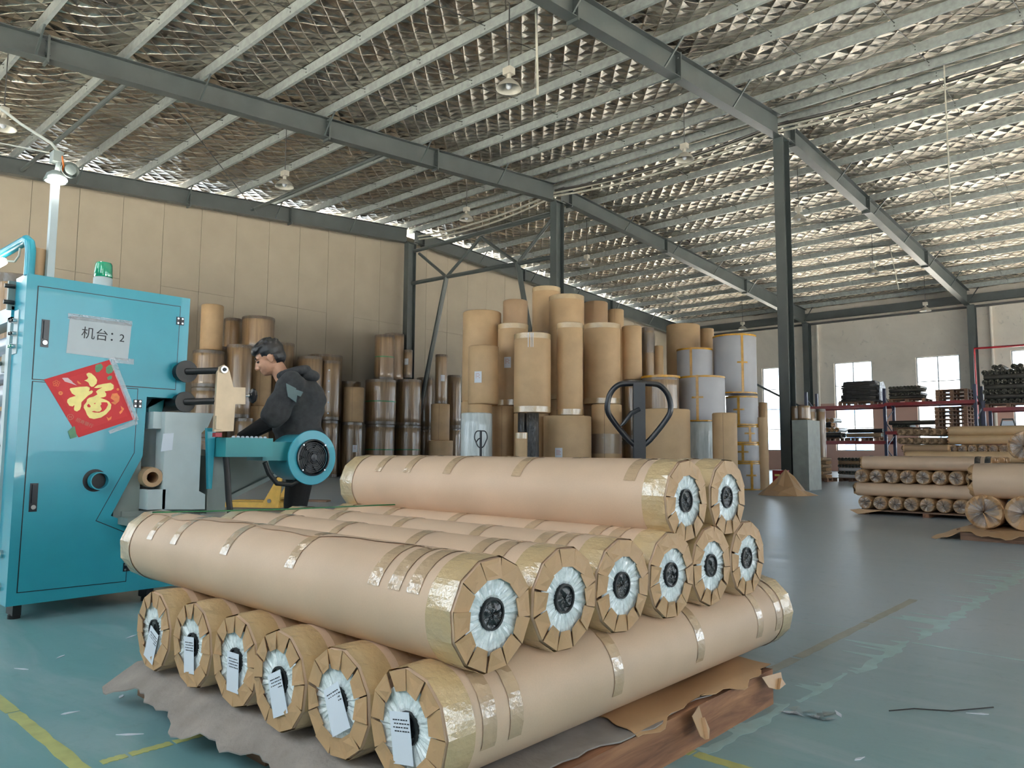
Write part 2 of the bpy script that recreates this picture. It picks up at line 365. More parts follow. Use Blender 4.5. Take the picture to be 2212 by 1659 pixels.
for i, (a, b) in enumerate(WB):
    mb = MB(); y0, y1 = YB + .18, YB + .23
    for z in (WZ0, WZ1): mb.bx(a, b, y0, y1, z - .04, z + .04)
    for x in (a + .03, b - .03): mb.bx(x - .03, x + .03, y0, y1, WZ0, WZ1)
    w = ob('window_%d' % (i + 1), mb, kind='structure', mats='frame', smooth=0)
    for x in ((a + b) / 2,): ob('mullion', MB().bx(x - .025, x + .025, y0, y1, WZ0, WZ1), w, mats='frame', smooth=0)
    for z in (4.4, 3.3, 2.2): ob('transom', MB().bx(a, b, y0, y1, z - .02, z + .02), w, mats='frame', smooth=0)
    for (p, q) in ((a + .06, (a + b) / 2 - .025), ((a + b) / 2 + .025, b - .06)):
        zs = [WZ0, 2.2, 3.3, 4.4, WZ1]
        for j in range(4): ob('pane', MB().bx(p, q, y0 + .02, y0 + .026, zs[j] + .03, zs[j + 1] - .03), w, mats='glass', smooth=0)
    portal((a + b) / 2, YB + .3, (WZ0 + WZ1) / 2, b - a, WZ1 - WZ0, 'y-')
# front wall behind the camera: the same tall windows and two open loading doors
FO = [(-22, -20, 1, 5.6), (-18, -16, 1, 5.6), (-14, -12, 1, 5.6), (-10, -8, 1, 5.6), (-6, -4, 2.2, 5.4), (-2, 0, 2.2, 5.4), (2, 4, 2.2, 5.4), (6, 8, 1, 5.6)]
wall_open('wall_front', YF, XL, XR, roof(YF) + .2, FO, -.25, 'plaster')
for a, b, c, d in FO: portal((a + b) / 2, YF - .1, (c + d) / 2, b - a, d - c, 'y+')
SO = [(2.5, 8, 0, 5.2), (10, 12, 1, 5.6), (14, 16, 1, 5.6), (20, 25, 0, 5.2), (27, 32, 0, 5.2), (34, 38, 0, 5.2)]
yy_ = sorted([YF, YB] + [v for o in SO for v in o[:2]]); mb = MB()
for i in range(len(yy_) - 1):
    p, q = yy_[i], yy_[i + 1]; m = (p + q) / 2; o = [o for o in SO if o[0] <= m <= o[1]]
    if o:
        if o[0][2]: mb.bx(XR, XR + .25, p, q, 0, o[0][2])
        mb.bx(XR, XR + .25, p, q, o[0][3], 9.8)
    else: mb.bx(XR, XR + .25, p, q, 0, 9.8)
ob('wall_right', mb, kind='structure', mats='plaster', smooth=0)
for a, b, c, d in SO: portal(XR + .1, (a + b) / 2, (c + d) / 2, d - c, b - a, 'x-')
# beige board wall, one object per board
wl = ob('wall_left', MB().prism([(YF, 0), (YB, 0), (YB, 8.3), (RY, 9.5), (YF, 7.85)], XL - .12, XL - .06), kind='structure', mats='panel', smooth=0)
y = YF; k = 0
while y < YB - .3:
    y2 = min(y + 1.19, YB); a, b = y + .006, y2 - .006; zs = 5.9 if k % 3 else 3.6
    f_ = lambda Y: (8.15 if Y < 5.5 else 7.92) + (Y - YF) * .0776 if Y < RY else 9.57 - (Y - RY) * .058
    ob('panel', MB().prism([(a, 0), (b, 0), (b, zs - .004), (a, zs - .004)], XL - .06, XL - .03 + rnd.uniform(-.002, .002)), wl, mats='panel', smooth=0)
    ob('panel', MB().prism([(a, zs + .004), (b, zs + .004), (b, f_(b)), (a, f_(a))], XL - .06, XL - .03 + rnd.uniform(-.002, .002)), wl, mats='panel', smooth=0)
    y = y2; k += 1
portal(XL - .08, 8.2, 8.75, .45, 21, 'x+') if False else None

# outside
ob('ground', MB().bx(-70, 60, -40, 110, -.5, -.25), kind='structure', mats='ground')
bl = E('building_across', 'pale building with rows of blue windows seen through the back windows', 'building', (0, 62, -.25))
ob('facade', MB().bx(-45, 10, 0, 8, 0, 6.6), bl, mats='extwhite', smooth=0)
for i in range(16):
    for z in (1.0, 3.9): ob('window', MB().bx(-44 + i * 3.3, -42 + i * 3.3, -.06, .02, z, z + 1.8), bl, mats='extblue', smooth=0)

# steel frames
CX = [-22.75, -15.25, -7.7]
def Hcol(name, x, y, z1, label, group, dy=.4, w=.26, extra=None):
    mb = MB(); t = .014
    mb.bx(-w / 2, w / 2, -dy / 2, -dy / 2 + t, 0, z1); mb.bx(-w / 2, w / 2, dy / 2 - t, dy / 2, 0, z1); mb.bx(-.006, .006, -dy / 2 + t, dy / 2 - t, 0, z1)
    c = E(name, label, 'column', (x, y, 0), group); ob('column_shaft', mb, c, mats='steel_dark', smooth=0)
    ob('base_plate', MB().bx(-w / 2 - .05, w / 2 + .05, -dy / 2 - .05, dy / 2 + .05, 0, .025), c, mats='steel_dark', smooth=0)
    ob('cap_plate', MB().bx(-w / 2, w / 2, -dy / 2 - .08, dy / 2 + .08, z1 - .03, z1), c, mats='steel_dark', smooth=0)
    return c
cl = ['steel column standing against the beige board wall', 'steel column rising behind the tall brown roll stacks', 'nearest steel column, beside the white-wrapped rolls']
for i, x in enumerate(CX): Hcol('steel_column', x, RY, 9.12, cl[i], 'ridge columns')
for x, l in ((-15.2, 'steel wall column left of the two middle windows'), (-7.55, 'steel wall column with the red pipe beside it')): Hcol('steel_column', x, YB - .25, 7.8, l, 'wall columns', .45, .3)
def rafter(x, ya, yb, label, w=.24, sub=1):
    N = 8; t = .014; r = E('roof_beam', label, 'beam', (x, (ya + yb) / 2, 0), 'tapered roof beams')
    yy = [ya + (yb - ya) * i / N for i in range(N + 1)]; ym = (ya + yb) / 2
    if ya > RY: yy = sorted(set(yy + [25.5]))
    top = [(y_ - ym, roof(y_)) for y_ in yy]; bot = [(y_ - ym, rbot(y_)) for y_ in yy]
    ob('web', MB().prism([(a, b + t) for a, b in bot] + [(a, b - t) for a, b in reversed(top)], -.006, .006), r, mats='steel', smooth=0)
    ob('bottom_flange', MB().prism(bot + [(a, b + t) for a, b in reversed(bot)], -w / 2, w / 2), r, mats='steel', smooth=0)
    ob('top_flange', MB().prism([(a, b - t) for a, b in top] + list(reversed(top)), -w / 2, w / 2), r, mats='steel', smooth=0)
    for y_ in ([3.9, 9.9, 13.4] if ya < RY else [19.4, 25.5, 32.5]):   # bolted splice plates
        mb = MB().bx(-w / 2 - .01, w / 2 + .01, y_ - ym - .02, y_ - ym + .02, rbot(y_) - .06, roof(y_) + .02)
        for z in (rbot(y_) + .1, roof(y_) - .1): mb.tube([(.07, y_ - ym - .05, z), (.07, y_ - ym + .05, z)], .014, 6); mb.tube([(-.07, y_ - ym - .05, z), (-.07, y_ - ym + .05, z)], .014, 6)
        ob('splice_plate', mb, r, mats='steel', smooth=0)
    P = [p for p in PY if ya < p < yb][::2]
    for p in P:                                                      # angle braces from bottom flange up to the purlin
        if abs(p - RY) < .6: continue
        for sgn in (1,):
            ob('flange_brace', MB().tube([(sgn * .1, p - ym, rbot(p) + .02), (sgn * .62, p - ym, roof(p) + .1)], .022, 4), r, mats='steel_dark', smooth=0)
    return r
nm = ['along the beige board wall', 'over the brown roll stacks', 'nearest the camera overhead']
for i, x in enumerate(CX):
    rafter(x, YF + .1, RY - .2, 'grey tapered roof beam %s, left slope' % nm[i])
    rafter(x, RY + .2, YB - .3, 'grey tapered roof beam %s, far slope down to the windows' % nm[i])
ob('trim_1', MB().bx(XL, XR, YB - .12, YB, 7.95, 8.35).bx(XL, XR, YB - .25, YB - .12, 7.95, 7.97), kind='structure', mats='steel', smooth=0)
ob('trim_2', MB().bx(XL, XR, YB - .12, YB + .1, 7.74, 7.82), kind='structure', mats='rod', smooth=0)
# bracing in the ridge plane between the first two columns
def strut(pts, r, label, name='brace_tube'): ob(name, MB().tube(pts, r, 10), label=label, cat='brace', mats='steel_dark')
strut([(-22.6, RY, 7.47), (-15.35, RY, 7.29)], .075, 'horizontal steel tube brace between the beige wall column and middle column')
strut([(-22.5, RY, 8.75), (-15.35, RY, 8.75)], .07, 'upper horizontal steel tube just under the ridge')
strut([(-20.6, RY, 7.42), (-22.5, RY, .7)], .09, 'long slanting steel brace down from the horizontal tube to the left')
strut([(-17.0, RY, 7.34), (-15.4, RY, .7)], .09, 'slanting steel brace going down behind the tall roll stack')
for i, (p, q) in enumerate([((-22.2, 8.6), (-20.6, 7.42)), ((-20.6, 7.42), (-18.78, 8.6)), ((-18.78, 8.6), (-17.0, 7.34)), ((-17.0, 7.34), (-15.43, 8.6))]):
    strut([(p[0], RY, p[1]), (q[0], RY, q[1])], .06, '%s diagonal of the zigzag brace, counted from the wall column' % ordinal(i))
strut([(-22.6, 5.4, 8.22), (-15.4, 5.4, 8.22)], .05, 'steel strut tube below the roof at upper left, above the machine')
strut([(-22.6, 11.9, 8.75), (-15.4, 11.9, 8.75)], .05, 'steel strut tube below the roof beyond the third purlin bay')
strut([(-15.6, 6.34, 8.15), (-22.5, 12.1, 8.6)], .012, 'thin diagonal tie rod crossing the left roof bay', 'tie_rod')
strut([(-15.3, YB - .35, 3.2), (-22.6, YB - .35, 7.2)], .06, 'diagonal brace in front of the window left of the back wall column')
strut([(-15.3, YB - .35, 5.9), (-10.6, YB - .35, 8)], .02, 'thin tie at top of the back wall') if False else None
for i in range(3):
    y0 = [20.9, 24.2, 27.6][i]
    strut([(-15.1, y0, roof(y0) - .1), (-7.9, y0 + 3.4, roof(y0 + 3.4) - .1)], .011, 'thin roof tie rod in the far slope, %s from the ridge' % ordinal(i), 'tie_rod')
# down pipes and red pipe on the back wall
for x, l in ((-14.75, 'left'), (-6.85, 'right')): ob('down_pipe', MB().tube([(x, YB, 0), (x, YB, 7.7)], .07, 10), label='pale drain pipe on the back wall beside the %s wall column' % l, cat='pipe', mats='plaster')
ob('red_pipe', MB().tube([(-6.9, 36.5, 2.4), (-6.9, 36.5, 5.38), (-3, 36.5, 5.34)], .05, 8), label='red pipe rising beside the wall column and turning right', cat='pipe', mats='redbox')

# pendant lamps
def lamp_parts(root, drop):
    ob('hanging_rod', MB().tube([(0, 0, .3), (0, 0, drop)], .011, 6), root, mats='rod')
    ob('ballast_box', MB().bx(-.09, .09, -.07, .07, .27, .4), root, mats='lampshade', smooth=0)
    ob('shade', MB().lathe([(.04, .27), (.045, .19), (.1, .16), (.19, .08), (.235, 0), (.225, 0), (.18, .075), (.09, .15), (.03, .17)], 20), root, mats='lampshade')
    ob('bulb', MB().sphere((0, 0, .07), .055, .055, .075), root, mats='label')
LL = [(-8.91, 9.56, 8.89, 7.44, 'nearest lamp, high above the middle of the hall'), (-16.54, 3.59, 8.38, 6.98, 'lamp at the far left above the machine light'), (-16.6, 9.59, 8.89, 7.47, 'lamp over the beige wall, left of centre'), (-8.93, 15.9, 9.43, 8.02, 'lamp just left of the nearest column top'), (-16.9, 16.2, 9.48, 8.25, 'lamp beside the beige wall column top'), (-16.7, 22.3, 9.44, 7.89, 'lamp right behind the middle column'), (-8.67, 22.3, 9.43, 7.96, 'lamp right behind the nearest column'), (-8.68, 29.3, 9.06, 7.56, 'lamp in the far slope, halfway to the windows'), (-16.89, 29.1, 9.07, 7.58, 'lamp above the white-wrapped rolls'), (-8.65, 36.3, 8.69, 7.17, 'lamp in front of the back wall between two windows'), (-17.08, 36.1, 8.71, 7.21, 'lamp far back just left of the nearest column shaft')]
for x, y, zc, z, l in LL: lamp_parts(E('pendant_lamp', 'white bell %s' % l, 'lamp', (x, y, z), 'pendant lamps of the hall'), roof(y) + .22 - z)
for x, y, z, l, dx in ((-8.63, 10.04, 7.42, 'beside the nearest pendant lamp', .05), (-3.84, 18.6, 6.38, 'long, at the right below the cable bundle', 0), (-8.31, 31.1, 7.23, 'far back under the right slope', .3)):
    ob('pull_cord', MB().tube([(x - dx, y, roof(y) + .22), (x, y, z + .05), (x, y, z)], .018 if y > 11 else .022, 6), label='pale hanging cord %s' % l, cat='cord', mats='cable')
def sag(p, q, s, n=8): return [tuple(p[k] + (q[k] - p[k]) * i / n + (-(4 * s * (i / n) * (1 - i / n)) if k == 2 else 0) for k in range(3)) for i in range(n + 1)]
def cable(name, segs, r, label, mat='cable'):
    pts = []
    for a, b, s in segs: pts += sag(a, b, s)[(1 if pts else 0):]
    ob(name, MB().tube(pts, r, 6), label=label, cat='cable', mats=mat)
cable('ridge_cable', [((-22.3, 18.75, 9.3), (-15.4, 18.75, 9.45), .2), ((-15.4, 18.75, 9.45), (-7.8, 18.75, 9.45), .16), ((-7.8, 18.75, 9.45), (-.5, 18.75, 9.5), .12)], .035, 'upper white cable looped along the ridge purlin')
cable('ridge_cable', [((-22.3, 18.8, 9.2), (-15.4, 18.8, 9.36), .26), ((-15.4, 18.8, 9.36), (-7.8, 18.8, 9.36), .22), ((-7.8, 18.8, 9.36), (-.5, 18.8, 9.42), .18)], .03, 'lower white cable hanging deeper along the ridge purlin')
cable('black_cable', [((-15.3, 18.7, 9.5), (-7.8, 18.7, 9.5), .2), ((-7.8, 18.7, 9.5), (-.5, 18.7, 9.5), .15)], .04, 'black cable running along the ridge above the white ones', 'rubber')
cable('white_hose', [((-8.0, 10.4, 8.75), (-8.0, 12.6, 8.95), .12)], .03, 'short white hose along the nearest roof beam')
# ------------------------------------------------------------------ wrapped rolls on the near pallet
RR = .132
def r12(a, Rr, k): 
    s_ = 2 * math.pi / 12; b = ((a % s_) - s_ / 2); return Rr * ((1 - k) + k * math.cos(s_ / 2) / math.cos(b) * 1.0)
def wrap_mesh(L, seed):
    g = random.Random(seed); n = 60; mb = MB(); zs = [(0, 1), (.012, .85), (.03, .5), (.06, .12), (.09, 0)]
    rows = [(z, k) for z, k in zs] + [(L * i / 6, 0) for i in range(1, 6)] + [(L - z, k) for z, k in reversed(zs)]
    ph = g.random() * 6
    for z, k in rows:
        for j in range(n):
            a = 2 * math.pi * j / n; rr = r12(a, RR, k) * (1 + .004 * math.sin(3 * a + ph + z * 2))
            if z in (0, L): rr -= .003
            mb.v.append((rr * math.cos(a), rr * math.sin(a), z))
    for i in range(len(rows) - 1):
        for j in range(n): mb.f.append((i * n + j, i * n + (j + 1) % n, (i + 1) * n + (j + 1) % n, (i + 1) * n + j))
    b = len(mb.v)
    for j in range(n): a = 2 * math.pi * j / n; mb.v.append((RR * .94 * math.cos(a), RR * .94 * math.sin(a), .02)); mb.v.append((RR * .3 * math.cos(a), RR * .3 * math.sin(a), .02))
    for j in range(n): j2 = (j + 1) % n; mb.f.append((j, b + 2 * j, b + 2 * j2, j2)); mb.f.append((b + 2 * j, b + 2 * j + 1, b + 2 * j2 + 1, b + 2 * j2))
    k = (len(rows) - 1) * n; mb.f.append(tuple(range(k, k + n))); mb.m = [0] * len(mb.f)
    return mb.mesh('wrap', 'kraft', 50)
def flap_mesh(seed):
    g = random.Random(seed); s_ = math.pi / 12; mb = MB(); Ro = RR * math.cos(s_) / math.cos(s_) * .985; Ri = RR * .63
    wo = s_ * .94; lift = g.uniform(.002, .008); t = .0018; sh = g.uniform(-.05, .05)
    o1 = (Ro * math.cos(wo), Ro * math.sin(wo)); o0 = (Ro * math.cos(-wo), Ro * math.sin(-wo))
    i1 = (Ri * math.cos(wo + .02), Ri * math.sin(wo + .02 + sh)); i0 = (Ri * math.cos(-wo), Ri * math.sin(-wo + sh))
    vs = []
    for dz in (0, -t):
        vs += [(o0[0], o0[1], -.001 + dz), (o1[0], o1[1], -.001 + dz - .001), (i1[0], i1[1], -.002 + dz - lift), (i0[0], i0[1], -.001 + dz + lift * .0)]
    mb.add(vs, [(0, 1, 2, 3), (7, 6, 5, 4), (0, 4, 5, 1), (1, 5, 6, 2), (2, 6, 7, 3), (3, 7, 4, 0)])
    return mb.mesh('end_flap', 'kraft_flap', 0)
def film_mesh(seed, r0=.27):
    g = random.Random(seed); mb = MB(); n = 72; prof = [RR * r0, RR * .33, RR * .42, RR * .52, RR * .62, RR * .72]
    off = [g.uniform(-1, 1) for _ in range(n)]
    for i, r in enumerate(prof):
        for j in range(n):
            a = 2 * math.pi * (j + .35 * off[(j * 3) % n]) / n
            z = (.0035 * off[j] * (.3 + i * .18) + .0012 * g.uniform(-1, 1)) + (.004 if i == 0 else 0)
            mb.v.append((r * math.cos(a), r * math.sin(a), z + .004))
    for i in range(len(prof) - 1):
        for j in range(n): mb.f.append((i * n + j, (i + 1) * n + j, (i + 1) * n + (j + 1) % n, i * n + (j + 1) % n))
    mb.m = [0] * len(mb.f); return mb.mesh('end_film', 'end_film', 0)
def core_mesh():
    mb = MB(); r = RR * .285; mb.lathe([(r, -.002), (r - .005, -.002), (r - .006, .05), (0.0001, .05)], 28); mb.lathe([(r, -.002), (r, .03)], 28); return mb.mesh('core', 'black', 40)
def corefilm_mesh(seed):
    g = random.Random(seed); mb = MB(); n = 18; r = RR * .28
    for i, q in enumerate((.02, .35, .7, 1.0)):
        for j in range(n): a = 2 * math.pi * j / n; mb.v.append((r * q * math.cos(a), r * q * math.sin(a), .001 + g.uniform(-.003, .003) * (q < 1)))
    for i in range(3):
        for j in range(n): mb.f.append((i * n + (j + 1) % n, (i + 1) * n + (j + 1) % n, (i + 1) * n + j, i * n + j))
    mb.m = [0] * len(mb.f); return mb.mesh('core_film', 'core_film', 0)
WM = {}; FLAPS = [flap_mesh(i) for i in range(6)]; FILMS = [film_mesh(i + 20) for i in range(4)]; FILMB = [film_mesh(i + 40, .17) for i in range(4)]; CORE = core_mesh(); CF = [corefilm_mesh(i) for i in range(3)]
TCACHE = {}
def tape_band(L, z0, z1, a0, a1, mat='tape', rr=None):
    a0, a1 = min(a0, a1), max(a0, a1)
    key = (round(z0, 3), round(z1, 3), a0, a1, mat, rr)
    if key not in TCACHE:
        r = (rr or RR) + .0014; mb = MB(); n = max(10, int(abs(a1 - a0) / 5)); g = random.Random(int(z0 * 977)); m_ = 3
        for i in range(m_ + 1):
            for j in range(n + 1):
                a = R(a0 + (a1 - a0) * j / n); q_ = r + g.uniform(0, .0011) * (mat == 'tape'); mb.v.append((q_ * math.cos(a), q_ * math.sin(a), z0 + (z1 - z0) * i / m_ + g.uniform(-.0008, .0008)))
        for i in range(m_):
            for j in range(n): k = i * (n + 1) + j; mb.f.append((k, k + 1, k + n + 2, k + n + 1))
        mb.m = [0] * len(mb.f); TCACHE[key] = mb.mesh('tape_band', mat, 0)
    return TCACHE[key]
def end_band(L, z0, z1):
    key = ('e', z0, z1)
    if key not in TCACHE:
        mb = MB(); n = 60; rows = [z0, (z0 * 2 + z1) / 3, (z0 + z1 * 2) / 3, z1]
        for z in rows:
            zz = min(z, L - z); k = 1 if zz < .012 else .6 if zz < .025 else .3 if zz < .05 else .1 if zz < .08 else 0
            for j in range(n): a = 2 * math.pi * j / n; rr = r12(a, RR, k) + .0022 + rnd.uniform(0, .0012); mb.v.append((rr * math.cos(a), rr * math.sin(a), z))
        for i in range(3):
            for j in range(n): mb.f.append((i * n + j, i * n + (j + 1) % n, (i + 1) * n + (j + 1) % n, (i + 1) * n + j))
        mb.m = [0] * len(mb.f); TCACHE[key] = mb.mesh('end_tape', 'tape_end', 0)
    return TCACHE[key]
def wrapped_roll(loc, z, L, label, group, bands, spin, i, lab=None, arc=(25, -80), ends=(.0, .085)):
    root = E('wrapped_roll', label, 'roll', group=group); root.matrix_world = basis(loc, z, (0, 0, 1)) @ Matrix.Rotation(R(spin), 4, 'Z')
    if L not in WM: WM[L] = wrap_mesh(L, int(L * 100))
    ob('wrap', WM[L], root)
    for k in range(12):
        f = ob('end_flap', FLAPS[(k * 5 + i) % 6], root, rot=(rnd.uniform(-.012, .012), rnd.uniform(-.012, .012), math.pi / 12 + k * math.pi / 6 + rnd.uniform(-.02, .02)))
    ob('end_film', (FILMS if not lab else FILMB)[i % 4], root); ob('core', CORE, root); ob('core_film', CF[i % 3], root)
    ob('end_tape', end_band(L, .004, ends[1]), root); ob('end_tape', end_band(L, L - .1, L - .004), root)
    for b in bands: ob('tape_band', tape_band(L, b, b + .045, arc[0] - spin, arc[1] - spin), root)
    if lab:
        ang, dx, dz, curl = lab; mb = MB()
        vs = [(-.035, -.056, 0), (.035, -.056, 0), (.035, .056, 0), (-.035, .056, -curl)]
        mb.add(vs + [(v[0], v[1], v[2] + .0006) for v in vs], [(3, 2, 1, 0), (4, 5, 6, 7)])
        for q in range(4):
            x0 = -.024 + .004 * (q % 2)
            for w_ in range(6): 
                xa = x0 + w_ * .0092; mb.bx(xa, xa + .0072 - .001 * ((q + w_) % 3), -.04 + q * .008, -.0375 + q * .008, -.0009 - curl * .12, -.0006, 1)
        lb = ob('paper_label', mb.mesh('paper_label', ['label', 'ink'], 0), root, label='white printed sticker' )
        lb.matrix_local = Matrix.Rotation(R(-spin), 4, 'Z') @ Matrix.Translation((dx, dz, -.0085)) @ Matrix.Rotation(R(ang), 4, 'Z')
    return root
# bottom layer: faces towards the front of the hall (-Y); x = up, y = world +X
bx0 = [-2.692, -2.412, -2.142, -1.876, -1.612, -1.352]
lb_ = [(110, -.045, .01, .004), (84, -.03, .0, 0), (88, -.03, .005, 0), (66, -.03, .01, .004), (60, -.01, .01, .008), (80, -.02, -.008, 0)]
bl_ = ['farthest left of the bottom layer, small core gap above its tilted sticker', 'second from the left in the bottom layer, upright sticker', 'third from the left in the bottom layer, upright sticker low on its end', 'fourth from the left in the bottom layer, sticker tilted right', 'fifth from the left in the bottom layer, core showing left of the sticker', 'nearest the camera, right edge of the bottom layer, full side visible']
for i, x in enumerate(bx0):
    a, dx, dz, cu = lb_[i]
    # local x = up, local y = world +X ; sticker text down
    wrapped_roll((x, 1.118 + .006 * (i % 3), .278), (0, 1, 0), 1.84, 'wrapped roll, ' + bl_[i], 'wrapped rolls of the bottom layer', [.11, .2, .62, 1.08, 1.52, 1.68], rnd.uniform(0, 30), i, (a, dx, dz, cu), arc=(15, 110))
my = [1.29, 1.555, 1.822, 2.085, 2.35, 2.612]
ml = ['long front one in the middle layer with black core and wavy seam', 'second from the front in the middle layer, end face beside the front one', 'third from the front in the middle layer with a torn flap', 'fourth from the front in the middle layer, just under the front upper roll', 'fifth from the front in the middle layer, under the two upper rolls', 'rearmost in the middle layer at the right end']
for i, y in enumerate(my):
    Lm = 1.9 if i == 0 else 1.72
    wrapped_roll((-1.24 + .004 * (i % 2), y, .522), (-1, 0, 0), Lm, 'wrapped roll, ' + ml[i], 'wrapped rolls of the middle layer', [.12, .19, .27, .66, 1.05, 1.42, 1.62] if i == 0 else [.14, .22, .5, .9, 1.3], rnd.uniform(0, 30), i + 1, arc=(20, -70))
for i, y in enumerate((2.19, 2.475)):
    wrapped_roll((-1.24, y, .745), (-1, 0, 0), 1.74, 'wrapped roll, ' + ['front one of the two on top of the stack', 'rear one of the two on top of the stack, mostly hidden'][i], 'wrapped rolls on top', [.12, .62, 1.0, 1.25, 1.45], 8 + 9 * i, i + 2, arc=(28, -62))
# wavy paper seam of the front middle roll
mb = MB(); N = 40; r = RR + .0016
for i in range(N + 1):
    z = .2 + 1.62 * i / N; ac = R(-8 + 6 * math.sin(i * .33) + 3 * math.sin(i * .9) - i * .35)
    for j in range(7): a = ac + R(42) * j / 6; rr = r + (.0016 if j == 0 else 0); mb.v.append((-1.24 - z, 1.29 - rr * math.sin(-a), .522 + rr * math.cos(a)))
for i in range(N):
    for j in range(6): mb.f.append((i * 7 + j, i * 7 + j + 1, i * 7 + j + 8, i * 7 + j + 7))
mb.m = [0] * len(mb.f)
rt = [o for o in bpy.data.objects if o.get('label', '').startswith('wrapped roll, long front')][0]
bpy.context.view_layer.update()
so = ob('paper_seam', mb, rt, mats='kraft'); so.matrix_parent_inverse = rt.matrix_world.inverted()
# clear strapping film over the middle layer
ob('loose_film', MB().tube([(-2.95, 1.2, .66), (-2.7, 1.6, .665), (-2.6, 2.0, .668), (-2.6, 2.15, .665)], .003, 5), label='thin green plastic strap lying across the middle rolls', cat='strap', mats='green_strap')

# pallet
pl = E('pallet', 'worn wooden pallet under the near stack of wrapped rolls', 'pallet', (-2.07, 1.9, 0))
for y in (1.27, 1.56, 1.84, 2.16, 2.48, 2.66): ob('deck_board', MB().bx(-.85, .83, y - 1.9 - .05, y - 1.9 + .05, .105, .125), pl, mats='wood', smooth=0)
for x in (-.82, 0, .855): ob('stringer', MB().bx(x - .025, x + .025, -.7, .8, .02 - .02 * (x > .8), .105 + .018 * (x > .8)), pl, mats='wood_y', smooth=0)
for x in (-.8, 0, .8):
    for y in (-.68, 0, .8): ob('foot_block', MB().bx(x - .06, x + .05, y - .05, y + .05, 0, .105), pl, mats='wood', smooth=0)
def sheet(name, label, cat, x0, x1, y0, y1, nx, ny, zf, mat, edge=.02, th=.004):
    mb = MB(); n = nx + 1
    for s_ in (0, 1):
        for j in range(ny + 1):
            for i in range(nx + 1):
                x = x0 + (x1 - x0) * i / nx; y = y0 + (y1 - y0) * j / ny
                if j == 0: y += edge * math.sin(x * 9) + edge * .8 * math.sin(x * 23 + 1) + edge * .3 * math.sin(x * 71)
                if i == nx: x += edge * math.sin(y * 11) + edge * .5 * math.sin(y * 37)
                if i == 0: x += edge * math.sin(y * 8 + 2)
                mb.v.append((x, y, zf(x, y) + th * s_))
    k = n * (ny + 1)
    for j in range(ny):
        for i in range(nx):
            a = j * n + i; mb.f.append((a + k, a + 1 + k, a + n + 1 + k, a + n + k)); mb.f.append((a, a + n, a + n + 1, a + 1))
    for i in range(nx): mb.f.append((i, i + 1, i + 1 + k, i + k)); a = ny * n + i; mb.f.append((a + 1, a, a + k, a + 1 + k))
    for j in range(ny): a = j * n; mb.f.append((a + n, a, a + k, a + n + k)); a = j * n + nx; mb.f.append((a, a + n, a + n + k, a + k))
    mb.m = [0] * len(mb.f); return ob(name, mb, label=label, cat=cat, mats=mat, smooth=60)
def fz(x, y):
    z = .128; 
    if y < 1.16: z -= (1.16 - y) * .55
    return z + .004 * math.sin(x * 13 + y * 4) + .003 * math.sin(x * 31)
sheet('felt_sheet', 'grey felt sheet hanging over the front of the pallet', 'sheet', -2.9, -1.2, 1.055, 2.3, 60, 24, fz, 'felt', .018)
def kz(x, y):
    return .135 + .004 * math.sin(x * 21 + y * 9) - (max(0, x + 1.2) * .35)
sheet('kraft_sheet', 'torn kraft paper sheet sticking out under the nearest roll', 'paper', -1.5, -1.19, 1.8, 2.72, 20, 30, kz, 'kraft_fold', .02, .002)
for i, (x, y, w_, h_, rz, lb) in enumerate(((-1.19, 2.1, .1, .085, .3, 'folded-down kraft flap hanging over the pallet edge'), (-1.18, 2.62, .11, .05, -.2, 'small kraft scrap at the rear corner of the pallet'))):
    mb = MB(); t_ = .0015
    pts = [(-.5 * w_, 0), (.5 * w_, 0), (.42 * w_, -h_ * .8), (.05 * w_, -h_), (-.3 * w_, -h_ * .75)]
    mb.prism(pts, 0, t_, 'x'); mb.prism([(.42 * w_, -h_ * .8), (.05 * w_, -h_), (.3 * w_, -h_ * .35)], t_, t_ + .012, 'x')
    ob('paper_scrap', mb, label=lb, cat='paper', mats='kraft_fold', smooth=0, loc=(x + .02, y, .125), rot=(0, R(-18), rz))
mb = MB(); g = random.Random(3)
for i in range(14):
    a = g.uniform(0, 6.3); r_ = g.uniform(.02, .06); x, y = g.uniform(-.08, .08), g.uniform(-.03, .03)
    mb.add([(x, y, .002), (x + r_ * math.cos(a), y + r_ * math.sin(a), g.uniform(.004, .02)), (x + r_ * math.cos(a + 1), y + r_ * math.sin(a + 1), .004)], [(0, 1, 2)])
ob('film_scrap', mb, label='crumpled clear film scrap on the floor at the pallet corner', cat='film', mats='cling', smooth=0, loc=(-1.08, 2.66, 0))

# floor markings
def mark(name, poly, mat, z=.0012):
    ob(name, MB().prism(poly, .0003, z, 'z'), floor, mats=mat, smooth=0)
def worn(x0, x1, y0, y1, seed, ax='x'):
    g = random.Random(seed); n = 14; a = []; b = []
    for i in range(n + 1):
        t_ = i / n
        if ax == 'x': a.append((x0 + (x1 - x0) * t_, y0 + g.uniform(0, .007))); b.append((x0 + (x1 - x0) * t_, y1 - g.uniform(0, .007)))
        else: a.append((x0 + g.uniform(0, .007), y0 + (y1 - y0) * t_)); b.append((x1 - g.uniform(0, .007), y0 + (y1 - y0) * t_))
    return a + b[::-1]
mark('floor_line', worn(-4.0, -3.05, .783, .832, 1), 'line'); mark('floor_line', worn(-3.04, -2.33, .783, .832, 2), 'line')
for a, b in ((.86, .93), (.94, 1.06), (1.07, 1.3), (1.31, 2.4), (2.4, 2.9)): mark('floor_line', worn(-2.405, -2.365, a, b, int(a * 100), 'y'), 'line', .0016)
mark('floor_line', worn(-1.32, -1.18, 2.075, 2.125, 5), 'line'); mark('floor_line', worn(-1.17, -.95, 2.075, 2.125, 6), 'line')
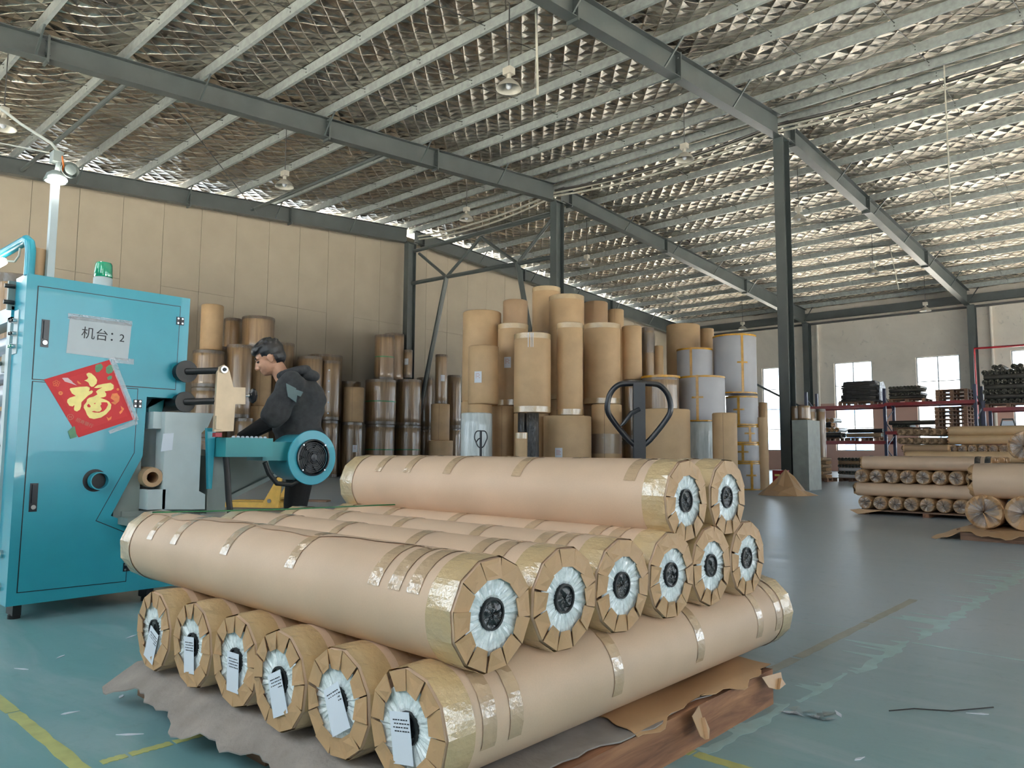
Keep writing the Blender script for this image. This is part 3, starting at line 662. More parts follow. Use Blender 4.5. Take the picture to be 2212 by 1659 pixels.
for a, b in ((2.4, 3.35), (3.38, 4.3), (4.32, 5.2)): mark('floor_line', worn(-1.40, -1.345, a, b, int(a * 10), 'y'), 'line_old')
g = random.Random(11)
def splash(x, y, L, w, ax, seed):
    g = random.Random(seed); n = 110; a = []; b = []; fi = [(g.uniform(.35, .9), g.uniform(.15, .45)) for _ in range(int(L * 9) + 2)]; c_ = [(g.uniform(0, L), g.uniform(.6, 2.4), g.uniform(.008, .02)) for _ in range(int(L * 8) + 2)]
    for i in range(n + 1):
        t_ = i / n; s_ = L * t_; en = min(1, t_ * 8, (1 - t_) * 8)
        k1 = w * (.25 + .12 * math.sin(s_ * 21 + seed)) + w * sum(h * math.exp(-((s_ - c) / q_) ** 2) for c, h, q_ in c_); k2 = w * (.3 + .14 * math.sin(s_ * 17 + 2 * seed) + .08 * math.sin(s_ * 53))
        if ax == 'y': a.append((x + k2 * en + .003, y + s_)); b.append((x - k1 * en - .003, y + s_))
        else: a.append((x + s_, y - k2 * .6)); b.append((x + s_, y + k2 * .6))
    mark('paint_splash', a + b[::-1], 'splash', .0009)
splash(-1.15, 2.12, .62, .06, 'y', 1); splash(-1.13, 2.78, .5, .035, 'y', 2); splash(-1.1, 3.3, .75, .07, 'y', 3); splash(-1.07, 4.1, 1.6, .10, 'y', 4); splash(-1.06, 5.75, 2.4, .13, 'y', 5)
splash(-1.08, 4.02, .9, .05, 'x', 6); splash(-2.2, 4.1, 1.1, .012, 'x', 7)
ob('dropped_wire', MB().tube([(-.86, 2.9, .004), (-.8, 2.98, .006), (-.7, 3.05, .004), (-.6, 3.2, .004)], .0022, 5), label='thin dark wire lying on the floor at right', cat='wire', mats='rubber')
lab = ['near the yellow corner line', 'left of the machine foot', 'between machine and pallet', 'beside the felt sheet edge', 'at the left image edge', 'front left on the green floor', 'right of the pallet film', 'low right of the painted splash', 'far right on the open floor', 'under the machine front']
for i, (x, y) in enumerate(((-2.55, 1.0), (-3.7, 1.15), (-3.2, 1.35), (-2.95, 1.12), (-3.6, .98), (-2.9, .93), (-.98, 2.75), (-.8, 2.4), (-.62, 3.1), (-3.85, 1.5))):
    g = random.Random(i); pts = [(g.uniform(.4, 1) * .03 * math.cos(k * 1.05) * (1.6 if k % 3 == 0 else .6), g.uniform(.4, 1) * .012 * math.sin(k * 1.05)) for k in range(6)]
    ob('paper_chip', MB().prism(pts, .0005, .0022, 'z'), label='small pale paper chip on the floor, ' + lab[i], cat='scrap', mats='label', smooth=0, loc=(x, y, 0), rot=(0, 0, g.random() * 3))

# ------------------------------------------------------------------ machine
MX = -4.6
mc = E('winding_machine', 'turquoise winding machine with red poster, green beacon, bare plate arm and fan motor', 'machine', (MX, 1.6, 0))
def mp(name, mb, mat, parent=mc, smooth=0, label=None):      # world coordinates, parented without moving
    o = ob(name, mb, parent, mats=mat, smooth=smooth, label=label); bpy.context.view_layer.update(); o.matrix_parent_inverse = parent.matrix_world.inverted(); return o
OUT = [(1.154, .082), (2.028, .084), (2.014, .338), (1.887, .408), (1.641, .52), (1.799, .858), (1.806, 1.208), (2.032, 1.207), (2.038, 1.835), (1.154, 1.836)]
mp('cabinet_body', MB().prism(OUT, MX - .2, MX), 'teal')
def inset(poly, d):
    n = len(poly); res = []
    for i in range(n):
        p0, p1, p2 = Vector(poly[i - 1]), Vector(poly[i]), Vector(poly[(i + 1) % n])
        d1 = (p1 - p0).normalized(); d2 = (p2 - p1).normalized(); n1 = Vector((-d1.y, d1.x)); n2 = Vector((-d2.y, d2.x))
        m = (n1 + n2); m = m / max(.3, m.dot(n1)); res.append(tuple(p1 + m * d))
    return res
D1 = [(1.206, 1.266), (1.973, 1.259), (1.981, 1.778), (1.206, 1.777)]
D2 = [(1.199, .146), (1.742, .14), (1.744, .413), (1.566, .498), (1.752, .877), (1.754, 1.254), (1.208, 1.259)]
for D in (D1, D2):
    mp('door_gap', MB().prism(D, MX, MX + .0012), 'rubber'); dr = mp('door', MB().prism(inset(D, .0045), MX, MX + .004), 'teal')
    (y0, z0) = (1.235, 1.446) if D is D1 else (1.229, .564)
    h = mp('handle', MB().bx(MX + .004, MX + .007, y0, y0 + .038, z0, z0 + .15).bx(MX + .007, MX + .016, y0 + .009, y0 + .029, z0 + .045, z0 + .143), 'blackpaint', dr)
    mp('lock', MB().tube([(MX + .006, y0 + .019, z0 + .024), (MX + .016, y0 + .019, z0 + .024)], .012, 14), 'chrome', dr)
for (y, z) in ((1.979, 1.685), (1.977, 1.361), (1.753, 1.164), (1.743, .224)):
    mb = MB().bx(MX + .004, MX + .009, y - .023, y - .003, z - .024, z + .024).bx(MX + .004, MX + .009, y + .003, y + .023, z - .024, z + .024).tube([(MX + .008, y, z - .024), (MX + .008, y, z + .024)], .005, 8)
    h = mp('hinge', mb, 'blackpaint')
    mb = MB()
    for a in (-.013, .013):
        for b in (-.014, .014): mb.tube([(MX + .008, y + a, z + b), (MX + .0115, y + a, z + b)], .006, 10)
    mp('screws', mb, 'chrome', h)
# notice sheet and its lettering
mp('notice_sheet', MB().prism([(1.362, 1.425), (1.686, 1.412), (1.697, 1.622), (1.68, 1.633), (1.38, 1.634), (1.37, 1.626)], MX + .0045, MX + .006), 'paper')
for z in (1.628,): mp('clear_tape', MB().bx(MX + .006, MX + .0065, 1.36, 1.7, z - .012, z + .02), 'cling')
mp('clear_tape', MB().bx(MX + .005, MX + .0075, 1.6, 1.72, 1.393, 1.425), 'cling')
def text(s, size, y, z, mat, parent, x=None, rot=0, off=0, name='lettering'):
    c = bpy.data.curves.new('t', 'FONT'); c.body = s; c.size = size; c.extrude = .0004; c.offset = off; c.align_x = 'LEFT'
    t_ = bpy.data.objects.new('t', c); COL.objects.link(t_); bpy.context.view_layer.update()
    me = bpy.data.meshes.new_from_object(t_.evaluated_get(bpy.context.evaluated_depsgraph_get())); bpy.data.objects.remove(t_)
    me.materials.clear(); me.materials.append(M[mat]); o = ob(name, me, parent)
    # text plane: right = +Y, up = +Z, normal = +X
    Q = Matrix(((0, 0, 1, x if x is not None else MX + .0068), (1, 0, 0, y), (0, 1, 0, z), (0, 0, 0, 1))) @ Matrix.Rotation(rot, 4, 'Z')
    bpy.context.view_layer.update(); o.matrix_parent_inverse = parent.matrix_world.inverted(); o.matrix_basis = Q; return o
text('机台：', .072, 1.43, 1.523, 'ink', mc, rot=R(-1.5)); text('2', .062, 1.631, 1.52, 'ink', mc, rot=R(-2))
ps = mp('poster', MB().prism([(1.449, .961), (1.744, 1.074), (1.588, 1.409), (1.262, 1.27)], MX + .0048, MX + .0068), 'red')
mp('poster_field', MB().prism([(1.462, 1.0), (1.70, 1.09), (1.57, 1.368), (1.305, 1.258)], MX + .0068, MX + .0072), 'red2', ps)
PO = {'gold': [[(1.4696, 1.318), (1.4809, 1.3254), (1.494, 1.3228), (1.5145, 1.3059), (1.5268, 1.2868), (1.5244, 1.2666), (1.5096, 1.2485), (1.4993, 1.2463), (1.4899, 1.2528), (1.4825, 1.2693), (1.4692, 1.2768), (1.4601, 1.279), (1.4751, 1.2872), (1.4797, 1.2975), (1.4713, 1.3096)], [(1.3893, 1.2263), (1.394, 1.2322), (1.4402, 1.2423), (1.4759, 1.2467), (1.4891, 1.2428), (1.4909, 1.233), (1.4864, 1.2199), (1.5029, 1.2267), (1.5084, 1.2213), (1.5038, 1.2097), (1.4838, 1.1957), (1.4693, 1.1779), (1.4524, 1.1573), (1.4523, 1.1348), (1.447, 1.1149), (1.4323, 1.1045), (1.4194, 1.1095), (1.4164, 1.1191), (1.419, 1.1402), (1.4082, 1.1313), (1.3929, 1.1347), (1.3807, 1.1535), (1.3812, 1.1674), (1.393, 1.1792), (1.4226, 1.1907), (1.4018, 1.2034)], [(1.5126, 1.2415), (1.5301, 1.2584), (1.5614, 1.2678), (1.5985, 1.2762), (1.6153, 1.2644), (1.6163, 1.2441), (1.6034, 1.2331), (1.5689, 1.2252), (1.5784, 1.2128), (1.5778, 1.1984), (1.568, 1.1921), (1.547, 1.188), (1.5822, 1.1756), (1.596, 1.1677), (1.6089, 1.1511), (1.6062, 1.125), (1.5836, 1.0953), (1.558, 1.0757), (1.5218, 1.0659), (1.4981, 1.0706), (1.4843, 1.0884), (1.4754, 1.1106), (1.4655, 1.127), (1.4661, 1.1411), (1.478, 1.1586), (1.481, 1.1757), (1.4921, 1.1849), (1.5126, 1.1917), (1.5328, 1.2057), (1.5242, 1.2209), (1.5316, 1.2299), (1.5571, 1.2474), (1.5284, 1.2412)]], 'cut': [[(1.4815, 1.1419), (1.49, 1.1508), (1.5011, 1.1372), (1.4976, 1.13), (1.4859, 1.1308)], [(1.5146, 1.1535), (1.5269, 1.1578), (1.5226, 1.1502)], [(1.5536, 1.1612), (1.5668, 1.1633), (1.5855, 1.1629), (1.5915, 1.1502), (1.582, 1.1268), (1.5694, 1.1119), (1.5461, 1.1023), (1.5225, 1.1027), (1.5066, 1.1063), (1.5194, 1.1117), (1.5353, 1.1076), (1.551, 1.1097), (1.5596, 1.1229), (1.5506, 1.1425), (1.5568, 1.1514)]], 'green': [[(1.515, 1.3718), (1.5422, 1.3828), (1.5536, 1.3666), (1.5491, 1.3518), (1.5341, 1.3332), (1.5185, 1.3305), (1.5123, 1.3486)], [(1.5699, 1.3622), (1.5852, 1.378), (1.6039, 1.3826), (1.613, 1.363), (1.6035, 1.3361), (1.5852, 1.3259), (1.5714, 1.3334)], [(1.5782, 1.3051), (1.591, 1.3176), (1.6046, 1.3158), (1.6028, 1.2983), (1.5843, 1.2911)]], 'tapegreen': [[(1.393, 0.9935), (1.4215, 1.0233), (1.4267, 1.0193), (1.4398, 0.964), (1.4077, 0.9523)]], 'white': [[(1.3488, 1.2846), (1.3574, 1.2867), (1.3772, 1.2882), (1.3877, 1.2792), (1.3981, 1.2716), (1.4036, 1.2636), (1.4246, 1.2488), (1.3887, 1.2598), (1.3634, 1.2663)]], 'orange': [[(1.4257, 1.2765), (1.4363, 1.2688), (1.4471, 1.2583), (1.4343, 1.2574), (1.4249, 1.268)], [(1.6097, 1.2147), (1.6366, 1.2193), (1.6513, 1.1998), (1.6499, 1.1735), (1.6292, 1.1521), (1.607, 1.1626), (1.6254, 1.1722), (1.603, 1.1883)], [(1.6594, 1.1478), (1.6795, 1.1313), (1.6695, 1.1105), (1.6592, 1.0984), (1.6531, 1.1098), (1.6661, 1.1249)], [(1.587, 1.0811), (1.5981, 1.0729), (1.6136, 1.085), (1.6118, 1.0677), (1.5962, 1.0585)]]}
for k, mt, h in (('gold', 'gold', .0078), ('cut', 'red2', .0083), ('green', 'leaf', .0078), ('tapegreen', 'leaf', .0084), ('white', 'pink', .0078), ('orange', 'orange', .0078)):
    for p in PO[k]: mp('poster_print', MB().prism(p, MX + .0066, MX + h), mt, ps)
for (y, z, r_) in ((1.346, 1.2014, .011), (1.6396, 1.2413, .007)): mp('printed_coin', MB().tube([(MX + .007, y, z), (MX + .0078, y, z)], r_, 16).tube([(MX + .0078, y, z), (MX + .0082, y, z)], r_ * .25, 8, 1), ['orange', 'red'], ps)
mb = MB()
for k in range(5): a = k * 1.257 + .3; mb.lathe([(.0075, 0), (.0055, 0)], 10, T=Matrix.Translation((MX + .0078, 1.322 + .011 * math.cos(a), 1.2536 + .011 * math.sin(a))) @ Matrix.Rotation(R(90), 4, 'Y'))
mp('printed_flower', mb, 'orange', ps)
mp('printed_emblem', MB().lathe([(.0165, 0), (.0135, 0)], 20, T=Matrix.Translation((MX + .0078, 1.4013, 1.0726)) @ Matrix.Rotation(R(90), 4, 'Y')), 'redprint', ps)
text('M', .02, 1.393, 1.066, 'redprint', ps, MX + .0078, R(-8)); text('招商银行', .024, 1.427, 1.0535, 'redprint', ps, MX + .0078, R(-23), .0002)
mp('clear_tape', MB().prism([(1.735, 1.06), (1.765, 1.07), (1.61, 1.43), (1.58, 1.415)], MX + .0085, MX + .0095), 'cling', ps); mp('clear_tape', MB().prism([(1.6, 1.0), (1.61, .985), (1.76, 1.045), (1.75, 1.075)], MX + .0085, MX + .0095), 'cling', ps)
# pipe stub through the lower door
mp('pipe_opening', MB().lathe([(.063, 0), (.0001, 0)], 28, T=Matrix.Translation((MX + .0046, 1.545, .722)) @ Matrix.Rotation(R(90), 4, 'Y')), 'rubber')
mp('pipe_stub', MB().lathe([(.044, -.01), (.05, -.01), (.05, .05), (.044, .05), (.044, -.01)], 28, T=Matrix.Translation((MX + .004, 1.556, .72)) @ Matrix.Rotation(R(90), 4, 'Y')), 'teal', smooth=40)
mp('pipe_dark', MB().lathe([(.045, 0), (.0001, 0)], 24, T=Matrix.Translation((MX + .012, 1.556, .72)) @ Matrix.Rotation(R(90), 4, 'Y')), 'rubber')
for y in (1.22, 1.9): mp('machine_foot', MB().bx(MX - .17, MX - .05, y - .02, y + .02, .02, .083).lathe([(.03, 0), (.03, .02), (.015, .03)], 16, T=Matrix.Translation((MX - .1, y, 0))), 'rubber')
# controls on the narrow side
sd = mp('control_panel', MB().bx(MX - .175, MX - .095, 1.149, 1.154, 1.41, 1.65), 'machine_white')
for i, z in enumerate((1.59, 1.52, 1.45)):
    for x in (MX - .115, MX - .15): mp('push_button', MB().tube([(x, 1.152, z), (x, 1.128, z)], .012, 14).tube([(x, 1.13, z), (x, 1.12, z)], .009, 12, 1), ['chrome', 'rubber' if i < 2 else 'beacon'], sd, 35)
for z in (1.79, 1.70): mp('side_bolt', MB().tube([(MX - .2, 1.15, z), (MX - .2, 1.1, z)], .012, 10), 'rubber')
mp('side_bracket', MB().bx(MX - .225, MX - .2, 1.12, 1.3, 1.66, 1.82), 'machine_grey')
for z in (.34, .17): mp('side_lock', MB().tube([(MX - .12, 1.155, z), (MX - .12, 1.14, z)], .022, 16), 'chrome', smooth=35)
# rear frame, rollers seen left of the cabinet
mp('side_frame', MB().bx(-4.86, -4.8, 1.14, 2.0, .1, 1.62), 'machine_white')
mp('cross_beam', MB().bx(-6.6, -4.8, 1.14, 1.24, 1.60, 1.68), 'teal')
for y, z, r_ in ((1.22, 1.5, .05), (1.3, 1.36, .07), (1.2, 1.2, .06), (1.35, 1.05, .09), (1.2, .85, .05)): mp('roller', MB().tube([(-6.5, y, z), (-4.86, y, z)], r_, 24), 'roller', smooth=40)
mp('shaft_block', MB().bx(-4.93, -4.86, 1.14, 1.2, 1.32, 1.42).tube([(-4.95, 1.17, 1.37), (-4.9, 1.1, 1.37)], .012, 8), 'machine_grey')
mp('lower_frame', MB().bx(-6.6, -4.8, 1.2, 1.9, .12, .62), 'machine_white'); mp('hose', MB().tube([(-5.3, 1.16, .98), (-5.05, 1.15, .99), (-4.9, 1.15, .96), (-4.85, 1.15, .9)], .022, 8), 'rubber', smooth=40)
# guard frame tube and tube lamp above
mp('guard_frame', MB().tube([(MX - .03, 1.17, 1.83), (MX - .03, 1.17, 1.97), (MX - .04, 1.165, 2.015), (MX - .075, 1.16, 2.035), (MX - .12, 1.155, 2.03), (-6.3, .95, 1.86)], .026, 12), 'teal', smooth=40)
mp('tube_lamp', MB().tube([(-4.86, 1.1, 1.935), (-6.2, .92, 1.8)], .022, 12), 'tube', smooth=40); mp('lamp_cable', MB().tube([(-4.87, 1.1, 1.94), (-4.8, 1.14, 1.93), (-4.76, 1.15, 1.96), (-4.75, 1.15, 2.0)], .006, 6), 'cable')
bc = mp('beacon_base', MB().lathe([(.05, 0), (.05, .05), (.046, .055)], 24, T=Matrix.Translation((MX - .06, 1.55, 1.835))), 'machine_white', smooth=35)
mp('beacon_lens', MB().lathe([(.048, .055), (.05, .06), (.046, .13), (.04, .142), (.0001, .146)] + [], 24, T=Matrix.Translation((MX - .06, 1.55, 1.835))), 'beacon', bc, 35)
pp = mp('lamp_post', MB().bx(MX - .06, MX - .02, 1.252, 1.288, 1.835, 2.38), 'machine_white')
mp('junction_box', MB().bx(MX - .1, MX - .03, 1.25, 1.3, 2.5, 2.56).tube([(MX - .05, 1.28, 2.4), (MX - .05, 1.29, 2.5)], .02, 8), 'machine_grey', pp)
mp('lamp_housing', MB().lathe([(.02, .06), (.045, .04), (.06, 0), (.052, -.002)], 20, T=Matrix.Translation((MX - .04, 1.27, 2.385))), 'machine_grey', pp, 35)
mp('led_lens', MB().lathe([(.05, 0), (.0001, 0)], 20, T=Matrix.Translation((MX - .04, 1.27, 2.383))).sphere((MX - .0, 1.27, 2.39), .03, .05, .02), 'led', pp, 35)
mp('horn_speaker', MB().lathe([(.045, 0), (.045, .02), (.03, .05), (.0001, .05)], 18, T=Matrix.Translation((MX - .0, 1.33, 2.46)) @ Matrix.Rotation(R(-90), 4, 'Y')).lathe([(.03, .0), (.02, -.004), (.0001, -.004)], 18, T=Matrix.Translation((MX + .001, 1.33, 2.46)) @ Matrix.Rotation(R(-90), 4, 'Y')), 'machine_grey', pp, 35)
mp('post_cable', MB().tube([(MX - .05, 1.28, 2.56), (MX - .05, 1.24, 2.6), (MX - .1, 1.1, 2.68), (MX - .2, .8, 2.9)], .008, 6), 'cable', pp); mp('post_cable', MB().tube([(MX - .03, 1.29, 2.4), (MX - .02, 1.3, 2.48), (MX - .04, 1.29, 2.56)], .005, 6), 'orange', pp); mp('post_cable', MB().tube([(MX - .1, 1.25, 2.56), (MX - .3, .9, 2.6)], .004, 6), 'cable', pp)
tb = E('cardboard_cap_tube', 'short cardboard tube with cap standing on the turquoise cabinet corner', 'tube', (MX - .09, 1.215, 1.836))
ob('tube_body', MB().lathe([(.0001, 0), (.044, 0), (.044, .1), (.0001, .1)], 24), tb, mats='cardboard'); ob('cap', MB().lathe([(.044, .1), (.046, .1), (.046, .158), (.044, .16), (.0001, .16)], 24), tb, mats='cardboard'); ob('rim_band', MB().lathe([(.0445, .085), (.0455, .085), (.0455, .1)], 24), tb, mats='cardboard')
# right-hand arm of the machine: plates, rollers, control box, motor
ar = mc
q = lambda name, mb, mat, sm=0, par=ar, label=None: mp(name, mb, mat, par, sm, label)
q('side_plate', MB().bx(-4.9, -4.86, 1.7, 2.24, .42, 1.12), 'machine_grey')
q('white_bracket', MB().prism([(1.885, .548), (2.141, .536), (2.139, .626), (2.1, .648), (2.1, 1.0), (2.139, 1.038), (2.173, 1.122), (1.877, 1.119)], -4.62, -4.5).bx(-4.8, -4.55, 1.83, 1.9, 1.02, 1.12).bx(-4.86, -4.5, 1.8, 1.9, .55, .665), 'machine_white')
tg = q('paper_tag', MB().prism([(1.86, .885), (1.925, .895), (1.93, .995), (1.868, .99)], -4.497, -4.495), 'label')
ob('scrap_roll', MB().lathe([(.032, 0), (.056, 0), (.06, .03), (.058, .3), (.0001, .3)], 20, T=basis((-4.52, 1.83, .735), (-1, .15, 0), (0, 0, 1))).lathe([(.032, 0), (.031, .25)], 20, 1, T=basis((-4.52, 1.83, .735), (-1, .15, 0), (0, 0, 1))), label='crumpled paper-wrapped core resting in the white bracket', cat='roll', mats=['kraft_fold', 'cardboard'])
q('lower_frame', MB().bx(-4.95, -4.62, 1.66, 1.8, .42, .9).bx(-4.95, -4.6, 1.7, 2.1, .46, .54), 'machine_grey')
cf = q('swivel_foot', MB().prism([(1.72, .5), (1.86, .5), (1.845, .36), (1.81, .33), (1.77, .33), (1.735, .36)], -4.56, -4.5).bx(-4.6, -4.46, 1.68, 1.92, .47, .51), 'machine_grey'); q('foot_pin', MB().tube([(-4.5, 1.79, .4), (-4.48, 1.79, .4)], .024, 16), 'rod', 35, cf)
q('bare_plate', MB().prism([(2.105, 1.005), (2.228, 1.012), (2.233, 1.176), (2.299, 1.18), (2.295, 1.283), (2.217, 1.281), (2.19, 1.37), (2.178, 1.398), (2.152, 1.412), (2.125, 1.398), (2.112, 1.37)], -4.37, -4.35), 'brass')
q('plate_block', MB().bx(-4.35, -4.33, 2.108, 2.145, 1.02, 1.1), 'brass'); q('bearing', MB().tube([(-4.35, 2.148, 1.382), (-4.335, 2.148, 1.382)], .022, 18).tube([(-4.335, 2.148, 1.382), (-4.328, 2.148, 1.382)], .012, 6, 1), ['chrome', 'rod'], 35)
kn = q('knob', MB().tube([(-4.36, 2.3, 1.235), (-4.36, 2.335, 1.235)], .01, 10).lathe([(.012, 0), (.018, .012), (.045, .02), (.048, .03), (.04, .038), (.0001, .04)], 8, 1, T=basis((-4.36, 2.325, 1.235), (0, 1, 0), (0, 0, 1))), ['chrome', 'blackpaint'], 35)
for z, r_ in ((1.37, .055), (1.185, .05)): q('black_roller', MB().tube([(-6.2, 2.0, z), (-4.52, 2.0, z)], r_, 24).tube([(-4.53, 2.0, z), (-4.515, 2.0, z)], r_ + .012, 24, 1).tube([(-4.52, 2.0, z), (-4.45, 2.06, z + .003), (-4.37, 2.13, z + .006)], .02, 12, 1), ['black_roller', 'rubber'], 40)
q('teal_guard', MB().prism([(2.03, 1.25), (2.08, 1.52), (2.0, 1.56), (1.94, 1.13), (1.86, 1.1), (1.86, 1.15)], -4.74, -4.7), 'teal_dark')
q('guide_blade', MB().prism([(2.12, 1.03), (2.175, 1.03), (2.165, .66), (2.145, .66)], -4.5, -4.47), 'teal')
q('switch_stack', MB().bx(-4.4, -4.36, 2.12, 2.16, .975, 1.0), 'redbox')
cb = q('control_box', MB().bx(-4.52, -4.34, 2.178, 2.49, .855, .972), 'teal_dark')
for i in range(8): q('white_stud', MB().sphere((-4.37, 2.24 + i * .03, .976), .012, .012, .008, 8), 'label', 40, cb)
# sloping grey conveyor side behind the cable
q('conveyor_side', MB().prism([(2.3, .5), (2.86, .74), (2.9, .86), (2.3, .9)], -4.98, -4.94).prism([(2.3, .47), (2.9, .73), (2.9, .76), (2.3, .5)], -5.0, -4.9), 'machine_grey')
q('mount_plate', MB().bx(-4.75, -4.6, 2.2, 2.32, .5, .86), 'machine_grey')
q('power_cable', MB().tube([(-4.38, 2.2, .86), (-4.38, 2.215, .75), (-4.37, 2.225, .6), (-4.36, 2.245, .45), (-4.36, 2.26, .2), (-4.4, 2.3, .02)], .019, 10), 'rubber', 40)
mt = ob('fan_motor', None, mc, label='round turquoise motor with black fan guard', loc=(-4.35, 2.785, .851)); bpy.context.view_layer.update(); mt.matrix_parent_inverse = mc.matrix_world.inverted()
q2 = lambda name, mb, mat, sm=35, par=mt: ob(name, mb, par, mats=mat, smooth=sm)
XT = Matrix.Rotation(R(90), 4, 'Y')
q2('housing', MB().lathe([(.0001, -.3), (.15, -.3), (.155, -.28), (.155, -.015), (.178, -.01), (.181, 0), (.178, .004), (.12, .004), (.118, -.02)], 48, T=XT), 'teal')
q2('fan_cavity', MB().lathe([(.118, -.03), (.0001, -.03)], 32, T=XT), 'rubber')
for k in range(7): q2('fan_blade', MB().bx(-.03, -.012, .03, .1, -.022, .022, T=Matrix.Rotation(k * .897, 4, 'X')), 'rod')
gd = q2('guard_ring', MB().lathe([(.116, .0), (.121, .0), (.121, .02), (.112, .022), (.108, .012), (.116, 0)], 36, T=XT), 'blackpaint')
for r_ in (.098, .085, .072, .059, .046, .033): q2('guard_wire', MB().tube([(.016 + .006 * (1 - r_ / .1), r_ * math.cos(a * .2618), r_ * math.sin(a * .2618)) for a in range(24)], .0022, 5, closed=True), 'blackpaint')
q2('guard_hub', MB().lathe([(.024, 0), (.024, .006), (.0001, .008)], 18, T=Matrix.Translation((.018, 0, 0)) @ XT), 'blackpaint')
for k in range(4): a = k * math.pi / 2 + .78; q2('guard_spoke', MB().tube([(.022, .02 * math.cos(a), .02 * math.sin(a)), (.016, .11 * math.cos(a), .11 * math.sin(a))], .003, 5), 'blackpaint'); q2('screw', MB().tube([(.02, .116 * math.cos(a), .116 * math.sin(a)), (.027, .116 * math.cos(a), .116 * math.sin(a))], .006, 8), 'chrome')
q2('motor_bracket', MB().bx(-.25, -.05, -.33, -.12, -.02, .1), 'teal_dark', 0)
q2('motor_cable', MB().tube([(-.02, -.33, -.03), (-.02, -.3, -.1), (-.02, -.24, -.165), (-.02, -.14, -.175), (-.03, -.08, -.15)], .016, 10), 'rubber')

# ------------------------------------------------------------------ person
def remesh(mb, vox, name, mat, smooth_it=3):
    me = mb.mesh(name, mat, 0); o = bpy.data.objects.new('tmp', me); COL.objects.link(o)
    m = o.modifiers.new('r', 'REMESH'); m.mode = 'VOXEL'; m.voxel_size = vox; m.use_smooth_shade = True
    s_ = o.modifiers.new('s', 'SMOOTH'); s_.iterations = smooth_it; s_.factor = .5
    bpy.context.view_layer.update(); out = bpy.data.meshes.new_from_object(o.evaluated_get(bpy.context.evaluated_depsgraph_get()))
    bpy.data.objects.remove(o); out.name = name; out.materials.clear(); out.materials.append(M[mat] if isinstance(mat, str) else mat); out.polygons.foreach_set('use_smooth', [True] * len(out.polygons)); return out
def cap(mb, p, q_, r0, r1, n=14):
    p, q_ = Vector(p), Vector(q_); d = (q_ - p).length; A = align(p, q_)
    pr = [(max(1e-4, r0 * math.cos(t_)), r0 * math.sin(t_)) for t_ in (-1.57, -1.1, -.7, -.3, 0)] + [(max(1e-4, r1 * math.cos(t_)), d + r1 * math.sin(t_)) for t_ in (0, .3, .7, 1.1, 1.57)]
    mb.lathe(pr, n, T=A)
def limb(mb, pts, rs):
    for i in range(len(pts) - 1): cap(mb, pts[i], pts[i + 1], rs[i], rs[i + 1])
pr = E('person', 'man in charcoal hooded jacket and black trousers, bending over the machine looking down', 'person', (-4.97, 3.07, 0), rot=(0, 0, R(-122)))
HT = Matrix.Translation((.235, 0, 1.575)) @ Matrix.Rotation(R(26), 4, 'Y') @ Matrix.Scale(1.06, 4)     # head frame, x = face forward
b = MB()
def hs(c, rx, ry, rz): b.sphere(c, rx, ry, rz, 20, T=HT)
hs((-.012, 0, .035), .096, .077, .088); hs((.03, 0, -.025), .064, .062, .085); hs((.052, 0, -.078), .036, .034, .026); hs((.0, 0, -.05), .07, .058, .05)
hs((.066, 0, .028), .026, .05, .014); hs((.07, .026, -.022), .02, .022, .022); hs((.07, -.026, -.022), .02, .022, .022)
cap_ = lambda p, q_, a, c: cap(b, HT @ Vector(p), HT @ Vector(q_), a, c, 10)
cap_((.086, 0, .012), (.108, 0, -.03), .009, .0125); cap_((.1, .012, -.034), (.1, -.012, -.034), .008, .008)
cap_((.086, -.018, -.058), (.086, .018, -.058), .0065, .0065); cap_((.084, -.016, -.068), (.084, .016, -.068), .007, .007)
for s_ in (1, -1):
    b.sphere((-.005, s_ * .078, -.008), .019, .009, .032, 12, T=HT); b.sphere((-.012, s_ * .083, .002), .016, .008, .02, 12, T=HT)
limb(b, [HT @ Vector((-.02, 0, -.05)), (.13, 0, 1.43), (.06, 0, 1.36)], [.056, .06, .08])
sh = .185
J = {}
for s_ in (1, -1):
    S_, El, Wr = Vector((.07, s_ * sh, 1.37)), Vector((.19, s_ * .25, 1.12)), Vector((.40, s_ * .17, .99))
    J[s_] = (S_, El, Wr); limb(b, [(.05, s_ * .05, 1.35), S_, El, Wr], [.07, .055, .04, .028])
    d = Vector((.9, -.25 * s_, -.25)).normalized(); side = Vector((.25 * s_, .95 * s_, 0)).normalized(); up = d.cross(side)
    pc = Wr + d * .05; limb(b, [Wr, pc + side * .018], [.028, .02]); limb(b, [Wr, pc - side * .018], [.028, .02]); limb(b, [Wr + d * .03 + side * .02, pc + side * .03 + d * .035], [.018, .015]); limb(b, [Wr + d * .03 - side * .02, pc - side * .03 + d * .035], [.018, .015])
    for k, ln in enumerate((.062, .072, .068, .052)):
        o0 = pc + side * (.03 - .02 * k) + d * .035; o1 = o0 + d * ln * .55 + Vector((0, 0, -.008)); o2 = o1 + d * ln * .3 + Vector((0, 0, -.024)); limb(b, [o0, o1, o2], [.0098, .009, .0075])
    t0 = Wr + d * .025 - side * .02 * s_ * s_; t1 = t0 - side * .035 + d * .025 + Vector((0, 0, -.01)); limb(b, [t0, t1, t1 + d * .03], [.014, .011, .009])
b.sphere((.02, 0, 1.15), .1, .15, .28, 16); b.sphere((-.02, 0, .98), .11, .16, .13, 16)
for s_ in (1, -1): limb(b, [(-.02, s_ * .09, .93), (.02, s_ * .1, .5), (-.03, s_ * .11, .09), (.1, s_ * .13, .05)], [.08, .055, .04, .035])
ob('body', remesh(b, .0055, 'body', 'skin', 2), pr)
